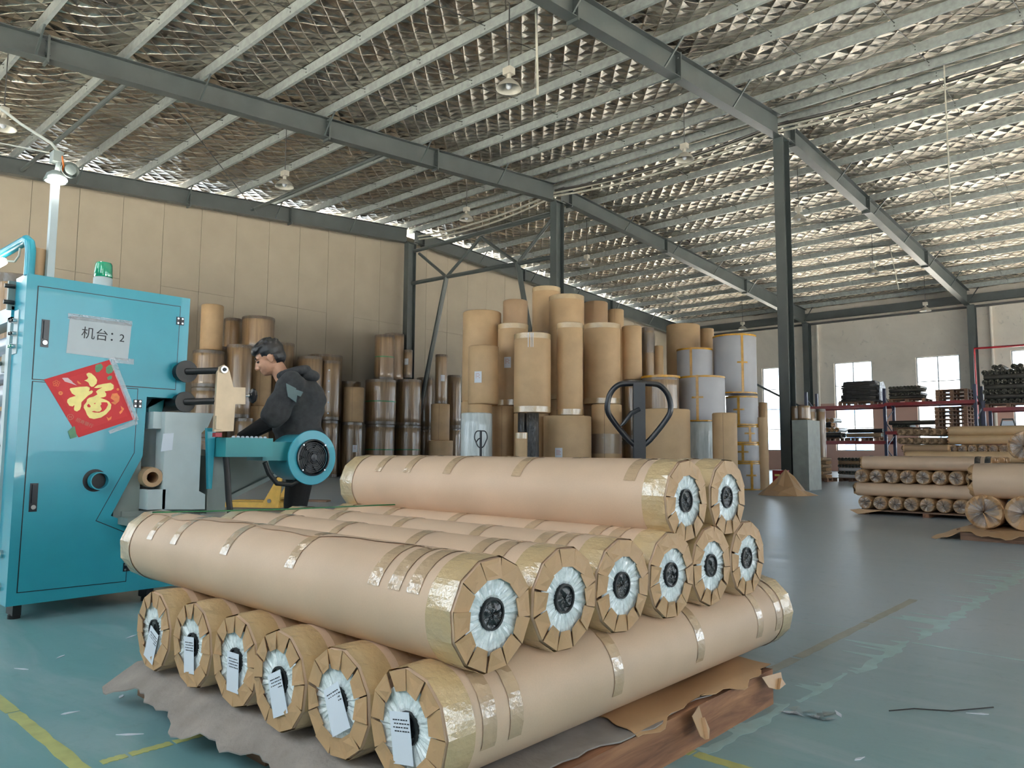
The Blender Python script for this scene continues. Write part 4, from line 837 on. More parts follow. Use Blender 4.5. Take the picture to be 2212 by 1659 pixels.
for s_ in (1, -1):
    ob('eye', MB().sphere((.078, s_ * .03, .006), .012, .016, .007, 10, T=HT), pr, mats='ink'); ob('eyebrow', MB().sphere((.087, s_ * .03, .034), .008, .022, .0045, 8, T=HT), pr, mats='hair')
ob('mouth', MB().sphere((.0895, 0, -.063), .004, .02, .002, 8, T=HT), pr, mats='redbox')
b = MB(); b.sphere((-.02, 0, .052), .103, .086, .09, 20, T=HT); b.sphere((.03, 0, .085), .066, .07, .045, 18, T=HT); b.sphere((-.045, 0, .0), .072, .078, .07, 18, T=HT); b.sphere((.05, 0, .08), .05, .062, .03, 14, T=HT)
g = random.Random(5)
for k in range(60):
    a = g.uniform(0, 6.28); e = g.uniform(.35, 1.4); c = Vector((-.02 + .1 * math.cos(e) * math.cos(a), .084 * math.cos(e) * math.sin(a), .052 + .09 * math.sin(e)))
    cap(b, HT @ c, HT @ (c + Vector((.03, 0, -.012)) + Vector((g.uniform(-.01, .01), g.uniform(-.01, .01), 0))), .011, .004, 6)
hm = remesh(b, .005, 'hair', 'hair', 1); bmx = bmesh.new(); bmx.from_mesh(hm)
HI = HT.inverted(); dl = []
for v in bmx.verts:
    c = HI @ v.co
    if (c.x > .045 and c.z < .052) or (c.x > .018 and c.z < .022) or (c.x > -.03 and c.z < .012) or c.z < -.055 + max(0, -c.x - .06) * -.3: dl.append(v)
bmesh.ops.delete(bmx, geom=dl, context='VERTS'); bmx.to_mesh(hm); bmx.free(); ob('hair', hm, pr)
b = MB()   # jacket
b.sphere((.03, 0, 1.27), .15, .195, .18, 20); b.sphere((.01, 0, 1.12), .17, .19, .2, 20); b.sphere((-.02, 0, .97), .175, .195, .16, 20); b.sphere((-.06, 0, 1.26), .125, .17, .17, 18); b.sphere((.1, 0, 1.1), .1, .14, .18, 16)
b.sphere((.11, 0, 1.28), .07, .1, .14, 14)
for s_ in (1, -1):
    S_, El, Wr = J[s_]; limb(b, [(.05, s_ * .08, 1.36), S_ + Vector((0, 0, .01)), S_ * .45 + El * .55, S_ * .12 + El * .88], [.095, .095, .092, .098])
b2 = remesh(b, .009, 'jacket', 'jacket', 4)
for v in b2.vertices:
    c = v.co; v.co = c + v.normal * (.006 * math.sin(c.z * 55 + c.y * 20) * math.sin(c.x * 40 + c.z * 12))
ob('jacket', b2, pr)
b = MB(); N = 18                            # hood lying on the shoulders
for k in range(N): 
    a = R(-70) + R(320) * k / (N - 1)
    b.sphere((.055 - .125 * math.cos(a - math.pi) * -1 if False else .06 + .1 * math.cos(a + math.pi * .5 + R(20)) * .0 + .09 * math.cos(R(180) + (a - R(90))), .105 * math.sin(a - R(90)), 1.475 + .03 * math.cos(a - R(90))), .04, .04, .034, 10)
b.sphere((-.06, 0, 1.455), .075, .1, .05, 14); ob('hood', remesh(b, .008, 'hood', 'jacket', 4), pr)
ob('zip', MB().tube([(.165, .015, 1.43), (.185, .02, 1.36), (.19, .02, 1.27), (.17, .02, 1.18)], .004, 6), pr, mats='zip')
S_, El, Wr = J[1]
for k, (t_, dy, w_) in enumerate(((.2, .083, .05), (.38, .09, .06), (.3, .06, .035))):
    c = S_ * (1 - t_) + El * t_; A = align(S_, El, (1, 0, 0)); nrm = Vector((-.1, 1, .15)).normalized()
    cc = c + nrm * .092 + Vector((-.02 - .03 * k, 0, 0)); T_ = basis(cc, nrm, (-.45, 0, -1)); mbx = MB().prism([(-w_, -.02), (0, -.035), (w_, .0), (.01, .03)], -.012, .008, 'z', T=T_); ob('patch', mbx, pr, mats='jacket_patch', smooth=0)
b = MB()
for s_ in (1, -1): S_, El, Wr = J[s_]; limb(b, [S_ * .4 + El * .6, El, Wr], [.06, .055, .037])
ob('sleeves', remesh(b, .007, 'sleeves', 'blacksleeve'), pr)
b = MB()
for s_ in (1, -1): limb(b, [(-.04, s_ * .085, .95), (.015, s_ * .1, .5), (-.03, s_ * .11, .1)], [.12, .085, .075])
b.sphere((-.04, 0, .93), .125, .17, .1, 16); ob('trousers', remesh(b, .009, 'trousers', 'blacksleeve'), pr)
for s_ in (1, -1):
    b = MB(); limb(b, [(-.06, s_ * .11, .05), (.08, s_ * .125, .045), (.15, s_ * .13, .035)], [.045, .045, .035]); ob('shoe', remesh(b, .007, 'shoe', 'rubber'), pr)
# ------------------------------------------------------------------ standing rolls
def stand_mesh(r, h, k, seed):
    g = random.Random(seed); n = 40; c = min(.02, r * .08); mb = MB(); rows = [(r * .25, 0), (r - c, 0), (r, c)]
    m = 5 if k in 'fwb' else 3
    rows += [(r, h * i / (m + 1)) for i in range(1, m + 1)] + [(r, h - c), (r - c, h), (r * .3, h), (r * .3, h - .1), (.001, h - .1)]
    amp = {'f': .006, 'w': .02, 'b': .05}.get(k, .0025); p1, p2 = g.random() * 6, g.random() * 6
    for rr, z in rows:
        for j in range(n):
            a = 2 * math.pi * j / n; q_ = rr * (1 + amp * (math.sin(5 * a + p1 + z) + .6 * math.sin(11 * a + p2 - 2 * z)))
            mb.v.append((q_ * math.cos(a), q_ * math.sin(a), z))
    for i in range(len(rows) - 1):
        for j in range(n): mb.f.append((i * n + j, i * n + (j + 1) % n, (i + 1) * n + (j + 1) % n, (i + 1) * n + j))
    mb.m = [0] * len(mb.f); return mb
KM = {'k': 'kraft_far', 't': 'kraft_far', 'f': 'film', 'w': 'white_film', 'b': 'black_film', 'W': 'white_board'}
GRP = {'k': 'standing kraft rolls', 't': 'standing kraft rolls', 'f': 'standing glossy film rolls', 'w': 'standing white rolls', 'W': 'standing white rolls', 'b': 'black plastic rolls'}
def label_on(root, r, z, ang, w=.13, h=.2, lines=True):
    mb = MB(); n = 6; wa = w / r; e = .004
    for i in range(n + 1):
        a = ang - wa / 2 + wa * i / n
        for zz in (z, z + h): mb.v.append(((r + e) * math.cos(a), (r + e) * math.sin(a), zz))
    for i in range(n): mb.f.append((2 * i, 2 * i + 2, 2 * i + 3, 2 * i + 1)); mb.m.append(0)
    if lines:
        for k in range(4):
            a0 = ang - wa * .32; a1 = ang + wa * (.3 - .12 * (k % 2)); zz = z + h * (.42 + .12 * k); b = len(mb.v)
            for a in (a0, a1):
                for q_ in (0, .008): mb.v.append(((r + e + .003) * math.cos(a), (r + e + .003) * math.sin(a), zz + q_))
            mb.f.append((b, b + 2, b + 3, b + 1)); mb.m.append(1)
    ob('paper_label', mb, root, mats=['label', 'redprint'], smooth=0, label='white sticker')
def band(root, r, z, h, mat, name='tape_band', n=40, a0=0, a1=None, e=.005):
    ob(name, MB().lathe([(r + e, z), (r + e, z + h)], n, a0=a0, a1=a1), root, mats=mat)
RL = [
  (-21.9, 10.395, 0.32, 3.868, 5.253, 'k', 'upper kraft roll right beside the turquoise cabinet, highest of its stack'),
  (-21.6, 10.197, 0.441, 2.702, 3.806, 'f', 'glossy roll in the middle of the stack beside the cabinet edge'),
  (-21.6, 10.141, 0.389, 0, 1.243, 'f', 'base roll beneath the glossy roll at the foot of the stack beside the cabinet edge'),
  (-21.6, 10.141, 0.389, 1.243, 2.702, 'f', 'glossy roll at the foot of the stack beside the cabinet edge'),
  (-22.75, 11.498, 0.26, 0, 2.342, 'f', "base roll beneath the dark glossy roll behind the wide one above the man's head"),
  (-22.75, 11.498, 0.26, 2.342, 5.091, 'f', "dark glossy roll behind the wide one above the man's head, left"),
  (-21.9, 11.912, 0.494, 4.052, 5.083, 'f', "wide glossy roll lying highest left of the man's head"),
  (-21.4, 11.056, 0.365, 1.841, 4.052, 'f', 'tall glossy roll directly behind the bare machine plate'),
  (-22.4, 10.94, 0.239, 0, 1.882, 'f', 'base roll beneath the narrow glossy roll between the two left stacks'),
  (-22.4, 10.94, 0.239, 1.882, 4.091, 'f', 'narrow glossy roll between the two left stacks'),
  (-21.3, 11.233, 0.269, 0, 1.848, 'f', 'short glossy roll behind the white studs of the machine box'),
  (-21.8, 12.03, 0.303, 2.261, 3.847, 'k', "kraft roll behind the black knob in front of the man's face"),
  (-21.7, 11.951, 0.294, 0, 2.254, 'k', "kraft roll under the one behind the man's face"),
  (-22.75, 13.3, 0.37, 0, 2.065, 'f', "base roll beneath the dark glossy roll rising behind the man's neck"),
  (-22.75, 13.3, 0.37, 2.065, 4.49, 'f', "dark glossy roll rising behind the man's neck"),
  (-21.8, 13.778, 0.406, 0, 1.837, 'f', "base roll beneath the glossy roll just right of the man's back"),
  (-21.8, 13.778, 0.406, 1.837, 3.994, 'f', "glossy roll just right of the man's back, tallest there"),
  (-22.6, 14.863, 0.6, 0, 1.94, 'f', 'base roll beneath the wide dark glossy roll behind the taped column right of the man'),
  (-22.6, 14.863, 0.6, 1.94, 4.217, 'f', 'wide dark glossy roll behind the taped column right of the man'),
  (-21.6, 14.45, 0.309, 1.898, 3.902, 'f', 'tall roll with a column of bright tape ends right of the man'),
  (-21.6, 14.459, 0.287, 0, 1.899, 'f', 'roll under the tape-marked one, behind the fan motor'),
  (-22.8, 16.013, 0.439, 0, 1.558, 'f', 'base roll beneath the clear-wrapped roll behind the short kraft stack near the wall'),
  (-22.8, 16.013, 0.439, 1.558, 3.387, 'f', 'clear-wrapped roll behind the short kraft stack near the wall'),
  (-21.6, 15.411, 0.344, 1.868, 3.077, 'k', 'upper plain kraft roll of the short stack right of the fan motor'),
  (-21.6, 15.382, 0.351, 0, 1.867, 'fl', 'lower roll with a white label in the short stack right of the fan motor'),
  (-22.4, 17.755, 0.377, 3.44, 5.309, 'f', 'clear-wrapped roll behind the green-strapped one on top'),
  (-21.9, 16.925, 0.355, 3.44, 5.111, 'fg', 'green-strapped glossy roll on top of the wide stack'),
  (-21.8, 16.723, 0.549, 1.828, 3.438, 'fg', 'wide glossy roll with green strap, middle of the left wide stack'),
  (-21.8, 16.723, 0.516, 0, 1.829, 'fg', 'wide glossy roll with green strap, bottom of the left wide stack'),
  (-22.1, 18.198, 0.173, 3.652, 4.723, 'fl', 'slim glossy roll with label standing on the second wide stack'),
  (-22.5, 19.412, 0.324, 0, 1.736, 'f', 'base roll beneath the glossy roll tucked behind the second wide stack by the column foot'),
  (-22.5, 19.412, 0.324, 1.736, 3.775, 'f', 'glossy roll tucked behind the second wide stack by the column foot'),
  (-21.9, 18.111, 0.472, 1.841, 3.556, 'f', 'wide glossy roll without strap, upper one of the second wide stack'),
  (-21.9, 18.1, 0.48, 0, 1.84, 'fg', 'wide glossy roll with green strap, lower one of the second wide stack'),
  (-21.5, 19.362, 0.229, 2.702, 4.611, 'fl', 'very slim glossy roll standing on top of two short kraft rolls'),
  (-21.5, 19.35, 0.361, 1.299, 2.694, 'k', 'short kraft roll beneath the very slim glossy one'),
  (-21.5, 19.398, 0.468, 0, 1.298, 'k', 'short kraft roll at the bottom, left of the white plastic roll'),
  (-22.2, 20.716, 0.278, 0, 1.819, 'f', 'base roll beneath the dark roll in the shadow left of the kraft stacks'),
  (-22.2, 20.716, 0.278, 1.819, 3.954, 'f', 'dark roll in the shadow left of the kraft stacks'),
  (-12.057, 12.095, 0.44, 2.017, 4.079, 'kl', 'tall kraft roll with white label, highest at the left of the central pile'),
  (-12.073, 12.081, 0.43, 0, 2.018, 'k', 'kraft roll on the floor under the tall labelled one at the left of the pile'),
  (-11.248, 11.339, 0.324, 1.893, 3.141, 'kl', 'kraft roll with white label standing behind the white plastic roll'),
  (-11.295, 11.296, 0.26, 0, 1.896, 'k', 'kraft roll hidden behind the white plastic roll'),
  (-11.26, 12.282, 0.338, 1.901, 3.734, 'tl', 'tall taped kraft roll with crinkled label, second column of the central pile'),
  (-11.425, 12.539, 0.282, 3.736, 4.338, 'k', 'short plain dark kraft roll on top of the second column'),
  (-11.27, 12, 0.248, 0, 1.893, 'k', 'kraft roll on the floor behind the small handle, second column'),
  (-10.343, 11.898, 0.387, 1.704, 3.375, 't', 'broad kraft roll with three white tape strips at its top'),
  (-10.558, 12.108, 0.37, 0, 1.721, 'k', 'kraft roll under the broad one with tape strips, behind the black rolls'),
  (-10.635, 10.539, 0.312, 0, 1.659, 'w', 'white plastic-wrapped roll behind the small truck handle'),
  (-9.961, 11.158, 0.087, 0, 1.675, 'b', 'left one of two black plastic-wrapped rolls'),
  (-9.746, 11.219, 0.123, 0, 1.67, 'b', 'right and thicker one of two black plastic-wrapped rolls'),
  (-9.57, 10.699, 0.115, 0, 1.267, 't', 'small short kraft roll in front of the black plastic ones'),
  (-11.999, 14.328, 0.356, 0, 2.308, 'k', 'base roll beneath the tallest brown roll of all'),
  (-11.999, 14.328, 0.356, 2.308, 5.018, 't', 'tallest brown roll of all, with tape bands, in front of the middle column'),
  (-10.998, 13.885, 0.417, 0, 2.112, 'k', 'base roll beneath the tall brown roll with handwriting'),
  (-10.998, 13.885, 0.417, 2.112, 4.592, 't', 'tall brown roll with handwriting, right of the tallest one'),
  (-9.885, 12.59, 0.279, 1.667, 3.649, 't', 'slim tall kraft roll taped at both ends, left of the pallet truck handle'),
  (-9.738, 12.317, 0.499, 0, 1.643, 'kl', 'wide short kraft roll with white label near the floor, left of the truck handle'),
  (-11.078, 15.174, 0.297, 0, 2.141, 'k', 'base roll beneath the plain dark kraft roll rising behind the taped wide one'),
  (-11.078, 15.174, 0.297, 2.141, 4.655, 'k', 'plain dark kraft roll rising behind the taped wide one'),
  (-10.028, 13.958, 0.422, 1.975, 3.814, 't', 'wide taped kraft roll behind the truck handle loop, upper left'),
  (-9.486, 13.365, 0.327, 0, 1.93, 'k', 'kraft roll with loose clear film sheet, behind the truck handle loop'),
  (-10.882, 15.762, 0.202, 0, 2.084, 'k', 'base roll beneath the narrow kraft roll peeking out right of the high pile'),
  (-10.882, 15.762, 0.202, 2.084, 4.53, 'k', 'narrow kraft roll peeking out right of the high pile'),
  (-9.69, 14.677, 0.232, 2.567, 3.828, 'k', 'worn kraft roll with loose hanging flap'),
  (-9.69, 14.677, 0.232, 0, 1.181, 'f', 'base roll beneath the glossy roll beneath the worn one with hanging flap'),
  (-9.69, 14.677, 0.232, 1.181, 2.567, 'f', 'glossy roll beneath the worn one with hanging flap'),
  (-9.846, 15.624, 0.148, 0, 1.816, 'f', 'base roll beneath the dark roll with clear plastic sleeve beside the worn one'),
  (-9.846, 15.624, 0.148, 1.816, 3.947, 'f', 'dark roll with clear plastic sleeve beside the worn one'),
  (-10.026, 16.412, 0.114, 0, 1.652, 'k', 'base roll beneath the slim labelled kraft roll at the back by the bright gap'),
  (-10.026, 16.412, 0.114, 1.652, 3.591, 'kl', 'slim labelled kraft roll at the back by the bright gap'),
  (-10.175, 17.911, 0.445, 0, 1.99, 'k', 'base roll beneath the big kraft roll high above the small white-wrapped one'),
  (-10.175, 17.911, 0.445, 1.99, 4.327, 'kl', 'big kraft roll high above the small white-wrapped one'),
  (-9.847, 18.62, 0.182, 0, 1.973, 'k', 'base roll beneath the kraft roll half hidden behind the tallest white-wrapped one'),
  (-9.847, 18.62, 0.182, 1.973, 4.289, 'k', 'kraft roll half hidden behind the tallest white-wrapped one'),
  (-9.409, 17.115, 0.442, 0, 1.621, 'w', 'base roll beneath the small upper white-wrapped roll with ochre tape'),
  (-9.409, 17.115, 0.442, 1.621, 3.523, 'wt', 'small upper white-wrapped roll with ochre tape'),
  (-8.657, 17.805, 0.531, 2.374, 3.869, 'wt', 'tallest white-wrapped roll with ochre tape cross, on top'),
  (-8.405, 17.627, 0.384, 1.577, 2.306, 'wt', 'white-wrapped roll second from the top in the right column'),
  (-8.359, 17.67, 0.345, 1.14, 1.578, 'wt', 'white-wrapped roll third from the top in the right column'),
  (-8.35, 17.678, 0.345, 0.679, 1.14, 'wt', 'thin white-wrapped roll fourth from the top in the right column'),
  (-8.342, 17.686, 0.345, 0, 0.679, 'wt', 'white-wrapped roll at the foot of the right column'),
  (-8.592, 15.957, 0.523, 1.609, 2.677, 'wt', 'wide white-wrapped roll with ochre rim tape in the middle'),
  (-8.62, 15.931, 0.466, 0, 1.611, 'w', 'white-wrapped roll on the floor under the wide one, between kraft rolls'),
  (-8.989, 14.775, 0.409, 0, 1.205, 'f', 'base roll beneath the glossy golden brown roll with ochre rim behind the truck handle'),
  (-8.989, 14.775, 0.409, 1.205, 2.619, 'f', 'glossy golden brown roll with ochre rim behind the truck handle'),
  (-8.294, 13.778, 0.522, 0, 1.8, 'k', 'wide plain kraft roll right behind the truck handle shaft'),
  (-7.366, 14.63, 0.252, 0, 1.737, 'k', 'slim plain kraft roll in front of the white-wrapped rolls'),
  (-9.046, 20.309, 0.117, 0, 2.321, 'k', 'kraft roll standing left behind the nearest steel column'),
  (-9.703, 25.428, 0.173, 0, 2.398, 'fg', 'tall glossy roll with dark strap beside the blue rack'),
  (-9.509, 25.879, 0.152, 0, 2.413, 'f', 'tall glossy roll right of the strapped one beside the rack'),
]
RL += [(-9.4, 2.25, .27, 0, 1.45, 'k', 'brown roll at the left image edge, lower one behind the tube lamp'), (-9.4, 2.25, .27, 1.45, 2.75, 'f', 'glossy brown roll at the left image edge behind the tube lamp'), (-10.3, 2.2, .25, 0, 2.3, 'f', 'glossy brown roll farther back at the left image edge')]
for i, (x, y, r, z0, z1, k, lb) in enumerate(RL):
    kk = 'W' if k == 'wt' else k[0]; h = z1 - z0 - .004
    root = E('standing_roll', (lb), 'roll', (x, y, z0), GRP[kk])
    ob('wrap', stand_mesh(r, h, kk, i), root, mats='kraft_dark' if ('dark kraft' in lb) else KM[kk], smooth=50)
    cam_a = math.atan2(-y, -x)
    if 'l' in k: label_on(root, r * 1.012, h * (.45 if k != 'kl' or r > .4 else .35), cam_a + (-.35 if i % 2 else .3), .16, .24)
    if k[0] == 't':
        band(root, r, h - .12, .11, 'tape_end'); band(root, r, .01, .12, 'tape_end')
        if 'bands' in lb: band(root, r, h * .55, .08, 'tape')
    if k in ('k',) and i % 2: band(root, r, .02, h - .04, 'kraft_dark', 'lap_joint', 2, cam_a - .15, cam_a - .12, .003)
    if k == 'fg': band(root, r * 1.012, h * .5, .035, 'green_strap', 'strap')
    if kk == 'f': band(root, r * 1.004, h - .1, .09, 'cling'); band(root, r * 1.004, .01, .1, 'cling')
    if k == 'wt':
        band(root, r, h - .05, .045, 'ochre_tape'); band(root, r, .0, .035, 'ochre_tape')
        va = cam_a + (.35 if i % 2 else -.2); band(root, r, 0, h, 'ochre_tape', 'tape_band', 2, va - .03 / r, va + .03 / r, .007); band(root, r, h * .5, .04, 'ochre_tape', 'tape_band', 6, va - .13 / r, va + .13 / r, .009)
    if 'golden' in lb: band(root, r, h - .05, .05, 'ochre_tape', e=.03)
    if 'three white tape' in lb:
        for q_ in (-.35, -.2, -.1): ob('tape_strip', MB().lathe([(r + .006, h - .32), (r + .006, h - .02)], 2, a0=cam_a + q_ + .1, a1=cam_a + q_ + .14), root, mats='label')
    if 'bright tape ends' in lb:
        for q_ in range(5): ob('tape_strip', MB().lathe([(r + .01, h * (.1 + .18 * q_)), (r + .01, h * (.1 + .18 * q_) + .05)], 2, a0=cam_a - .25, a1=cam_a - .08), root, mats='label')
    if 'hanging flap' in lb and 'beneath' not in lb:
        ob('loose_flap', MB().prism([(-.12, 0), (.1, .05), (.14, .9), (.02, 1.25), (-.1, 1.2)], 0, .01, 'y', T=Matrix.Translation((r * math.cos(cam_a) - .3, r * math.sin(cam_a) - .02, -.05)) @ Matrix.Rotation(R(35), 4, 'Z')), root, mats='kraft_far', smooth=0)
    if 'loose clear film' in lb:
        band(root, r, h * .45, .42, 'cling', 'loose_film', 24, cam_a - 1.6, cam_a + 1.2, .02)
        ob('paper_label', MB().lathe([(r + .008, .2), (r + .008, .62)], 2, a0=cam_a - 1.0, a1=cam_a - .72), root, mats='ochre_tape', label='ochre sticker')
    if 'clear plastic sleeve' in lb: band(root, r * 1.05, h * .7, .5, 'cling', 'plastic_sleeve')
# leaning kraft tube and crumpled paper by the nearest column
tp = ob('leaning_tube', MB().lathe([(.16, 0), (.12, 1.78), (.11, 1.78), (.15, 0)], 24), label='brown kraft sheet tube leaning beside the nearest steel column', cat='tube', mats='kraft_far', loc=(-8.02, 17.85, 0), rot=(R(2), R(2), 0))
def crumple(name, cx, cy, rx, ry, h, label, seed, mat='kraft_fold', n=18, rz=0):
    g = random.Random(seed); mb = MB(); P_ = [(0, 0, h)]; 
    for ring, (q_, hh) in enumerate(((.3, .62), (.62, .3), (1, 0))):
        for k in range(n): a = 2 * math.pi * k / n; f_ = q_ * g.uniform(.78, 1.15); P_.append((rx * f_ * math.cos(a), ry * f_ * math.sin(a), h * hh * g.uniform(.45, 1.35) if ring < 2 else .005))
    F = [(0, 1 + k, 1 + (k + 1) % n) for k in range(n)]
    for r_ in range(2):
        for k in range(n): a, b_ = 1 + r_ * n + k, 1 + r_ * n + (k + 1) % n; F += [(a, a + n, b_ + n), (a, b_ + n, b_)]
    mb.add(P_, F); ob(name, mb, label=label, cat='paper', mats=mat, smooth=0, loc=(cx, cy, 0), rot=(0, 0, rz))
crumple('crumpled_paper', -6.62, 15.9, .62, .42, .56, 'heap of crumpled brown paper at the foot of the nearest column', 4, n=9, rz=.7)
cbx = E('electrical_cabinet', 'tall grey metal cabinet right of the nearest column', 'cabinet', (-7.45, 18.75, 0)) if False else None
gb = E('grey_cabinet', 'tall plain grey cabinet just right of the nearest column', 'cabinet', (-7.16, 18.9, 0))
ob('cabinet_body', MB().bx(-.33, .06, -.45, .35, 0, 1.72), gb, mats='greybox', smooth=0); ob('door', MB().bx(-.31, .04, -.462, -.45, .05, 1.68), gb, mats='greybox', smooth=0)
for i, (x, y, r_, l) in enumerate(((-7.48, 18.75, .14, 'left'), (-7.28, 18.7, .15, 'right'))):
    o = E('short_roll', 'short glossy brown roll on top of the grey cabinet, %s one' % l, 'roll', (x, y, 1.72), 'rolls on the grey cabinet'); ob('wrap', stand_mesh(r_, .36, 'f', 90 + i), o, mats='film', smooth=50)
ex = E('red_box', 'red fire equipment box on the floor beside the column foot', 'box', (-7.36, 17.45, 0)); ob('box_body', MB().bx(-.18, .14, -.1, .1, .03, .5), ex, mats='redbox', smooth=0); ob('box_door', MB().bx(-.16, .12, -.112, -.1, .06, .47), ex, mats='redbox', smooth=0); ob('sticker', MB().bx(-.12, .0, -.118, -.112, .36, .41), ex, mats='gold', smooth=0); ob('sticker', MB().bx(.0, .12, -.118, -.112, .05, .2), ex, mats='label', smooth=0)

# ------------------------------------------------------------------ pallet trucks
def handle_truck(name, label, x, y, top, w, rz, mat, forks=False):
    t_ = E(name, label, 'pallet truck', (x, y, 0), rot=(0, 0, rz)); hw = w / 2; zc = top
    P_ = [(0, 0, zc - .30), (-.05, 0, zc - .262), (-hw * .84, 0, zc - .17), (-hw, 0, zc - .12), (-hw * .93, 0, zc - .055), (-hw * .7, 0, zc - .012), (-hw * .4, 0, zc), (hw * .4, 0, zc), (hw * .7, 0, zc - .012), (hw * .93, 0, zc - .055), (hw, 0, zc - .12), (hw * .84, 0, zc - .17), (.05, 0, zc - .262), (0, 0, zc - .30)]
    # smooth the loop
    Q_ = []
    for i in range(len(P_) - 1):
        p0, p1, p2, p3 = [Vector(P_[max(0, min(len(P_) - 1, i + k))]) for k in (-1, 0, 1, 2)]
        for s_ in range(4):
            u_ = s_ / 4; Q_.append(.5 * ((2 * p1) + (-p0 + p2) * u_ + (2 * p0 - 5 * p1 + 4 * p2 - p3) * u_ ** 2 + (-p0 + 3 * p1 - 3 * p2 + p3) * u_ ** 3))
    Q_.append(Vector(P_[-1])); k = w / .28
    ob('handle_loop', MB().tube(Q_, .0125 * k, 14), t_, mats=mat)
    ob('handle_shaft', MB().bx(-.026 * k, .026 * k, -.016, .016, .28, zc + .002), t_, mats=mat, smooth=0)
    ob('release_lever', MB().tube([(0, -.02, zc - .12), (-.04, -.025, zc - .14), (-.075, -.03, zc - .185), (-.09, -.03, zc - .2)], [.01, .011, .009, .005], 8), t_, mats=mat)
    ob('pump', MB().tube([(0, 0, .08), (0, 0, .34)], .05, 16), t_, mats=mat); ob('wheel', MB().tube([(-.06, 0, .08), (.06, 0, .08)], .08, 20), t_, mats='rubber')
    for s_ in (-1, 1): ob('fork', MB().bx(s_ * .2 - .07, s_ * .2 + .07, .1, 1.2, .05, .09), t_, mats=mat, smooth=0)
    ob('fork_head', MB().bx(-.27, .27, .03, .12, .05, .3), t_, mats=mat, smooth=0)
    return t_
handle_truck('pallet_truck', 'black pallet truck with looped handle standing behind the wrapped rolls', -1.93, 2.98, 1.22, .295, R(42), 'blackpaint')
handle_truck('pallet_truck', 'small distant pallet truck with black loop handle before the white plastic roll', -9.2, 9.23, 1.25, .22, R(42), 'blackpaint')
yt = E('pallet_truck', 'yellow pallet truck forks on the floor behind the man, one rod raised', 'pallet truck', (-10.55, 5.7, 0), rot=(0, 0, R(36)))
for s_ in (-.2, .2): ob('fork', MB().prism([(-.62, .03), (-.35, .06), (.6, .06), (.6, .14), (-.3, .14), (-.62, .06)], s_ - .08, s_ + .08, 'y'), yt, mats='yellow', smooth=0)
ob('lift_arm', MB().prism([(.3, .06), (.58, .06), (.62, .5), (.55, .5)], -.29, -.26, 'y').prism([(.3, .06), (.58, .06), (.62, .5), (.55, .5)], .2, .24, 'y'), yt, mats='yellow', smooth=0)
ob('pivot', MB().tube([(.44, -.3, .16), (.44, .25, .16)], .03, 12), yt, mats='chrome'); ob('fork_wheel', MB().tube([(-.5, -.25, .035), (-.5, -.15, .035)], .035, 12), yt, mats='rubber')
ob('red_board', MB().bx(-.35, .35, -.1, .1, 0, .03), label='flat reddish board lying on the floor behind the machine arm', cat='board', mats='wood', smooth=0, loc=(-11.6, 7.4, 0), rot=(0, 0, .6))

# ------------------------------------------------------------------ lying rolls: crumpled paper ends
def gather_mesh(L, r, seed, mat='kraft', endm='kraft_fold', n=28):
    g = random.Random(seed); mb = MB(); off = [g.uniform(-1, 1) for _ in range(n)]
    prof = [(.05, .012), (.35, .016), (.7, .008), (.92, .006), (1.0, .03)]
    def end(z0, sg):
        for q_, dz in prof:
            for j in range(n):
                a = 2 * math.pi * (j + off[j] * .4 * (1 - q_)) / n; w_ = off[(j * 5) % n]
                mb.v.append((r * q_ * math.cos(a), r * q_ * math.sin(a), z0 + sg * (dz - (.016 + .02 * (1 - q_)) * w_ * (q_ < 1) * r / .1)))
    end(0, 1); mid = len(prof)
    for i in range(1, 4):
        for j in range(n): a = 2 * math.pi * j / n; mb.v.append((r * math.cos(a), r * math.sin(a), .03 + (L - .06) * i / 4))
    k0 = len(mb.v) // n; prof = prof[::-1]; end(L, -1); rows = len(mb.v) // n
    for i in range(rows - 1):
        for j in range(n): mb.f.append((i * n + j, i * n + (j + 1) % n, (i + 1) * n + (j + 1) % n, (i + 1) * n + j)); mb.m.append(1 if (i < mid - 1 or i >= k0) else 0)
    me = mb.mesh('wrap', [mat, endm], 0)
    for p in me.polygons: p.use_smooth = p.material_index == 0
    return me
GC = {}
def lying(loc, d, L, r, label, group, mat='kraft_far', endm='kraft_fold', name='lying_roll', tape=True, cat='roll'):
    key = (round(L, 2), round(r, 3), mat, rnd.randint(0, 2))
    if key not in GC: GC[key] = gather_mesh(L, r, key[3] + int(L * 10), mat, endm)
    root = E(name, label, cat, group=group); root.matrix_world = basis(loc, d, (0, 0, 1)) @ Matrix.Rotation(rnd.uniform(0, 6), 4, 'Z') if r < .15 and d[1] else basis(loc, d, (0, 0, 1))
    ob('wrap', GC[key], root)
    if tape:
        kk = ('et', round(r, 3))
        if kk not in TCACHE:
            g = random.Random(int(r * 1000)); mb = MB(); n = 14
            for i, q_ in enumerate((.08, .4, .8)):
                for j in range(n): a = 6.283 * j / n; mb.v.append((r * q_ * math.cos(a), r * q_ * math.sin(a), -.012 + g.uniform(-.012, .008)))
            for i in range(2):
                for j in range(n): mb.f.append((i * n + (j + 1) % n, (i + 1) * n + (j + 1) % n, (i + 1) * n + j, i * n + j))
            mb.m = [0] * len(mb.f); TCACHE[kk] = mb.mesh('end_tape', 'cling', 0)
        ob('end_tape', TCACHE[kk], root)
    return root
Xu = [-3.76 + .209 * i for i in range(8)]
for row, (z, x0) in enumerate(((.178, -3.76), (.568, -3.80))):
    for i in range(8):
        lying((x0 + .209 * i, 11.9, z), (0, 1, 0), 1.5, .1, 'wrapped roll end, %s from the left in the %s row of the right pallet' % (ordinal(i), ['bottom', 'upper'][row]), 'end-on rolls of the right pallet')
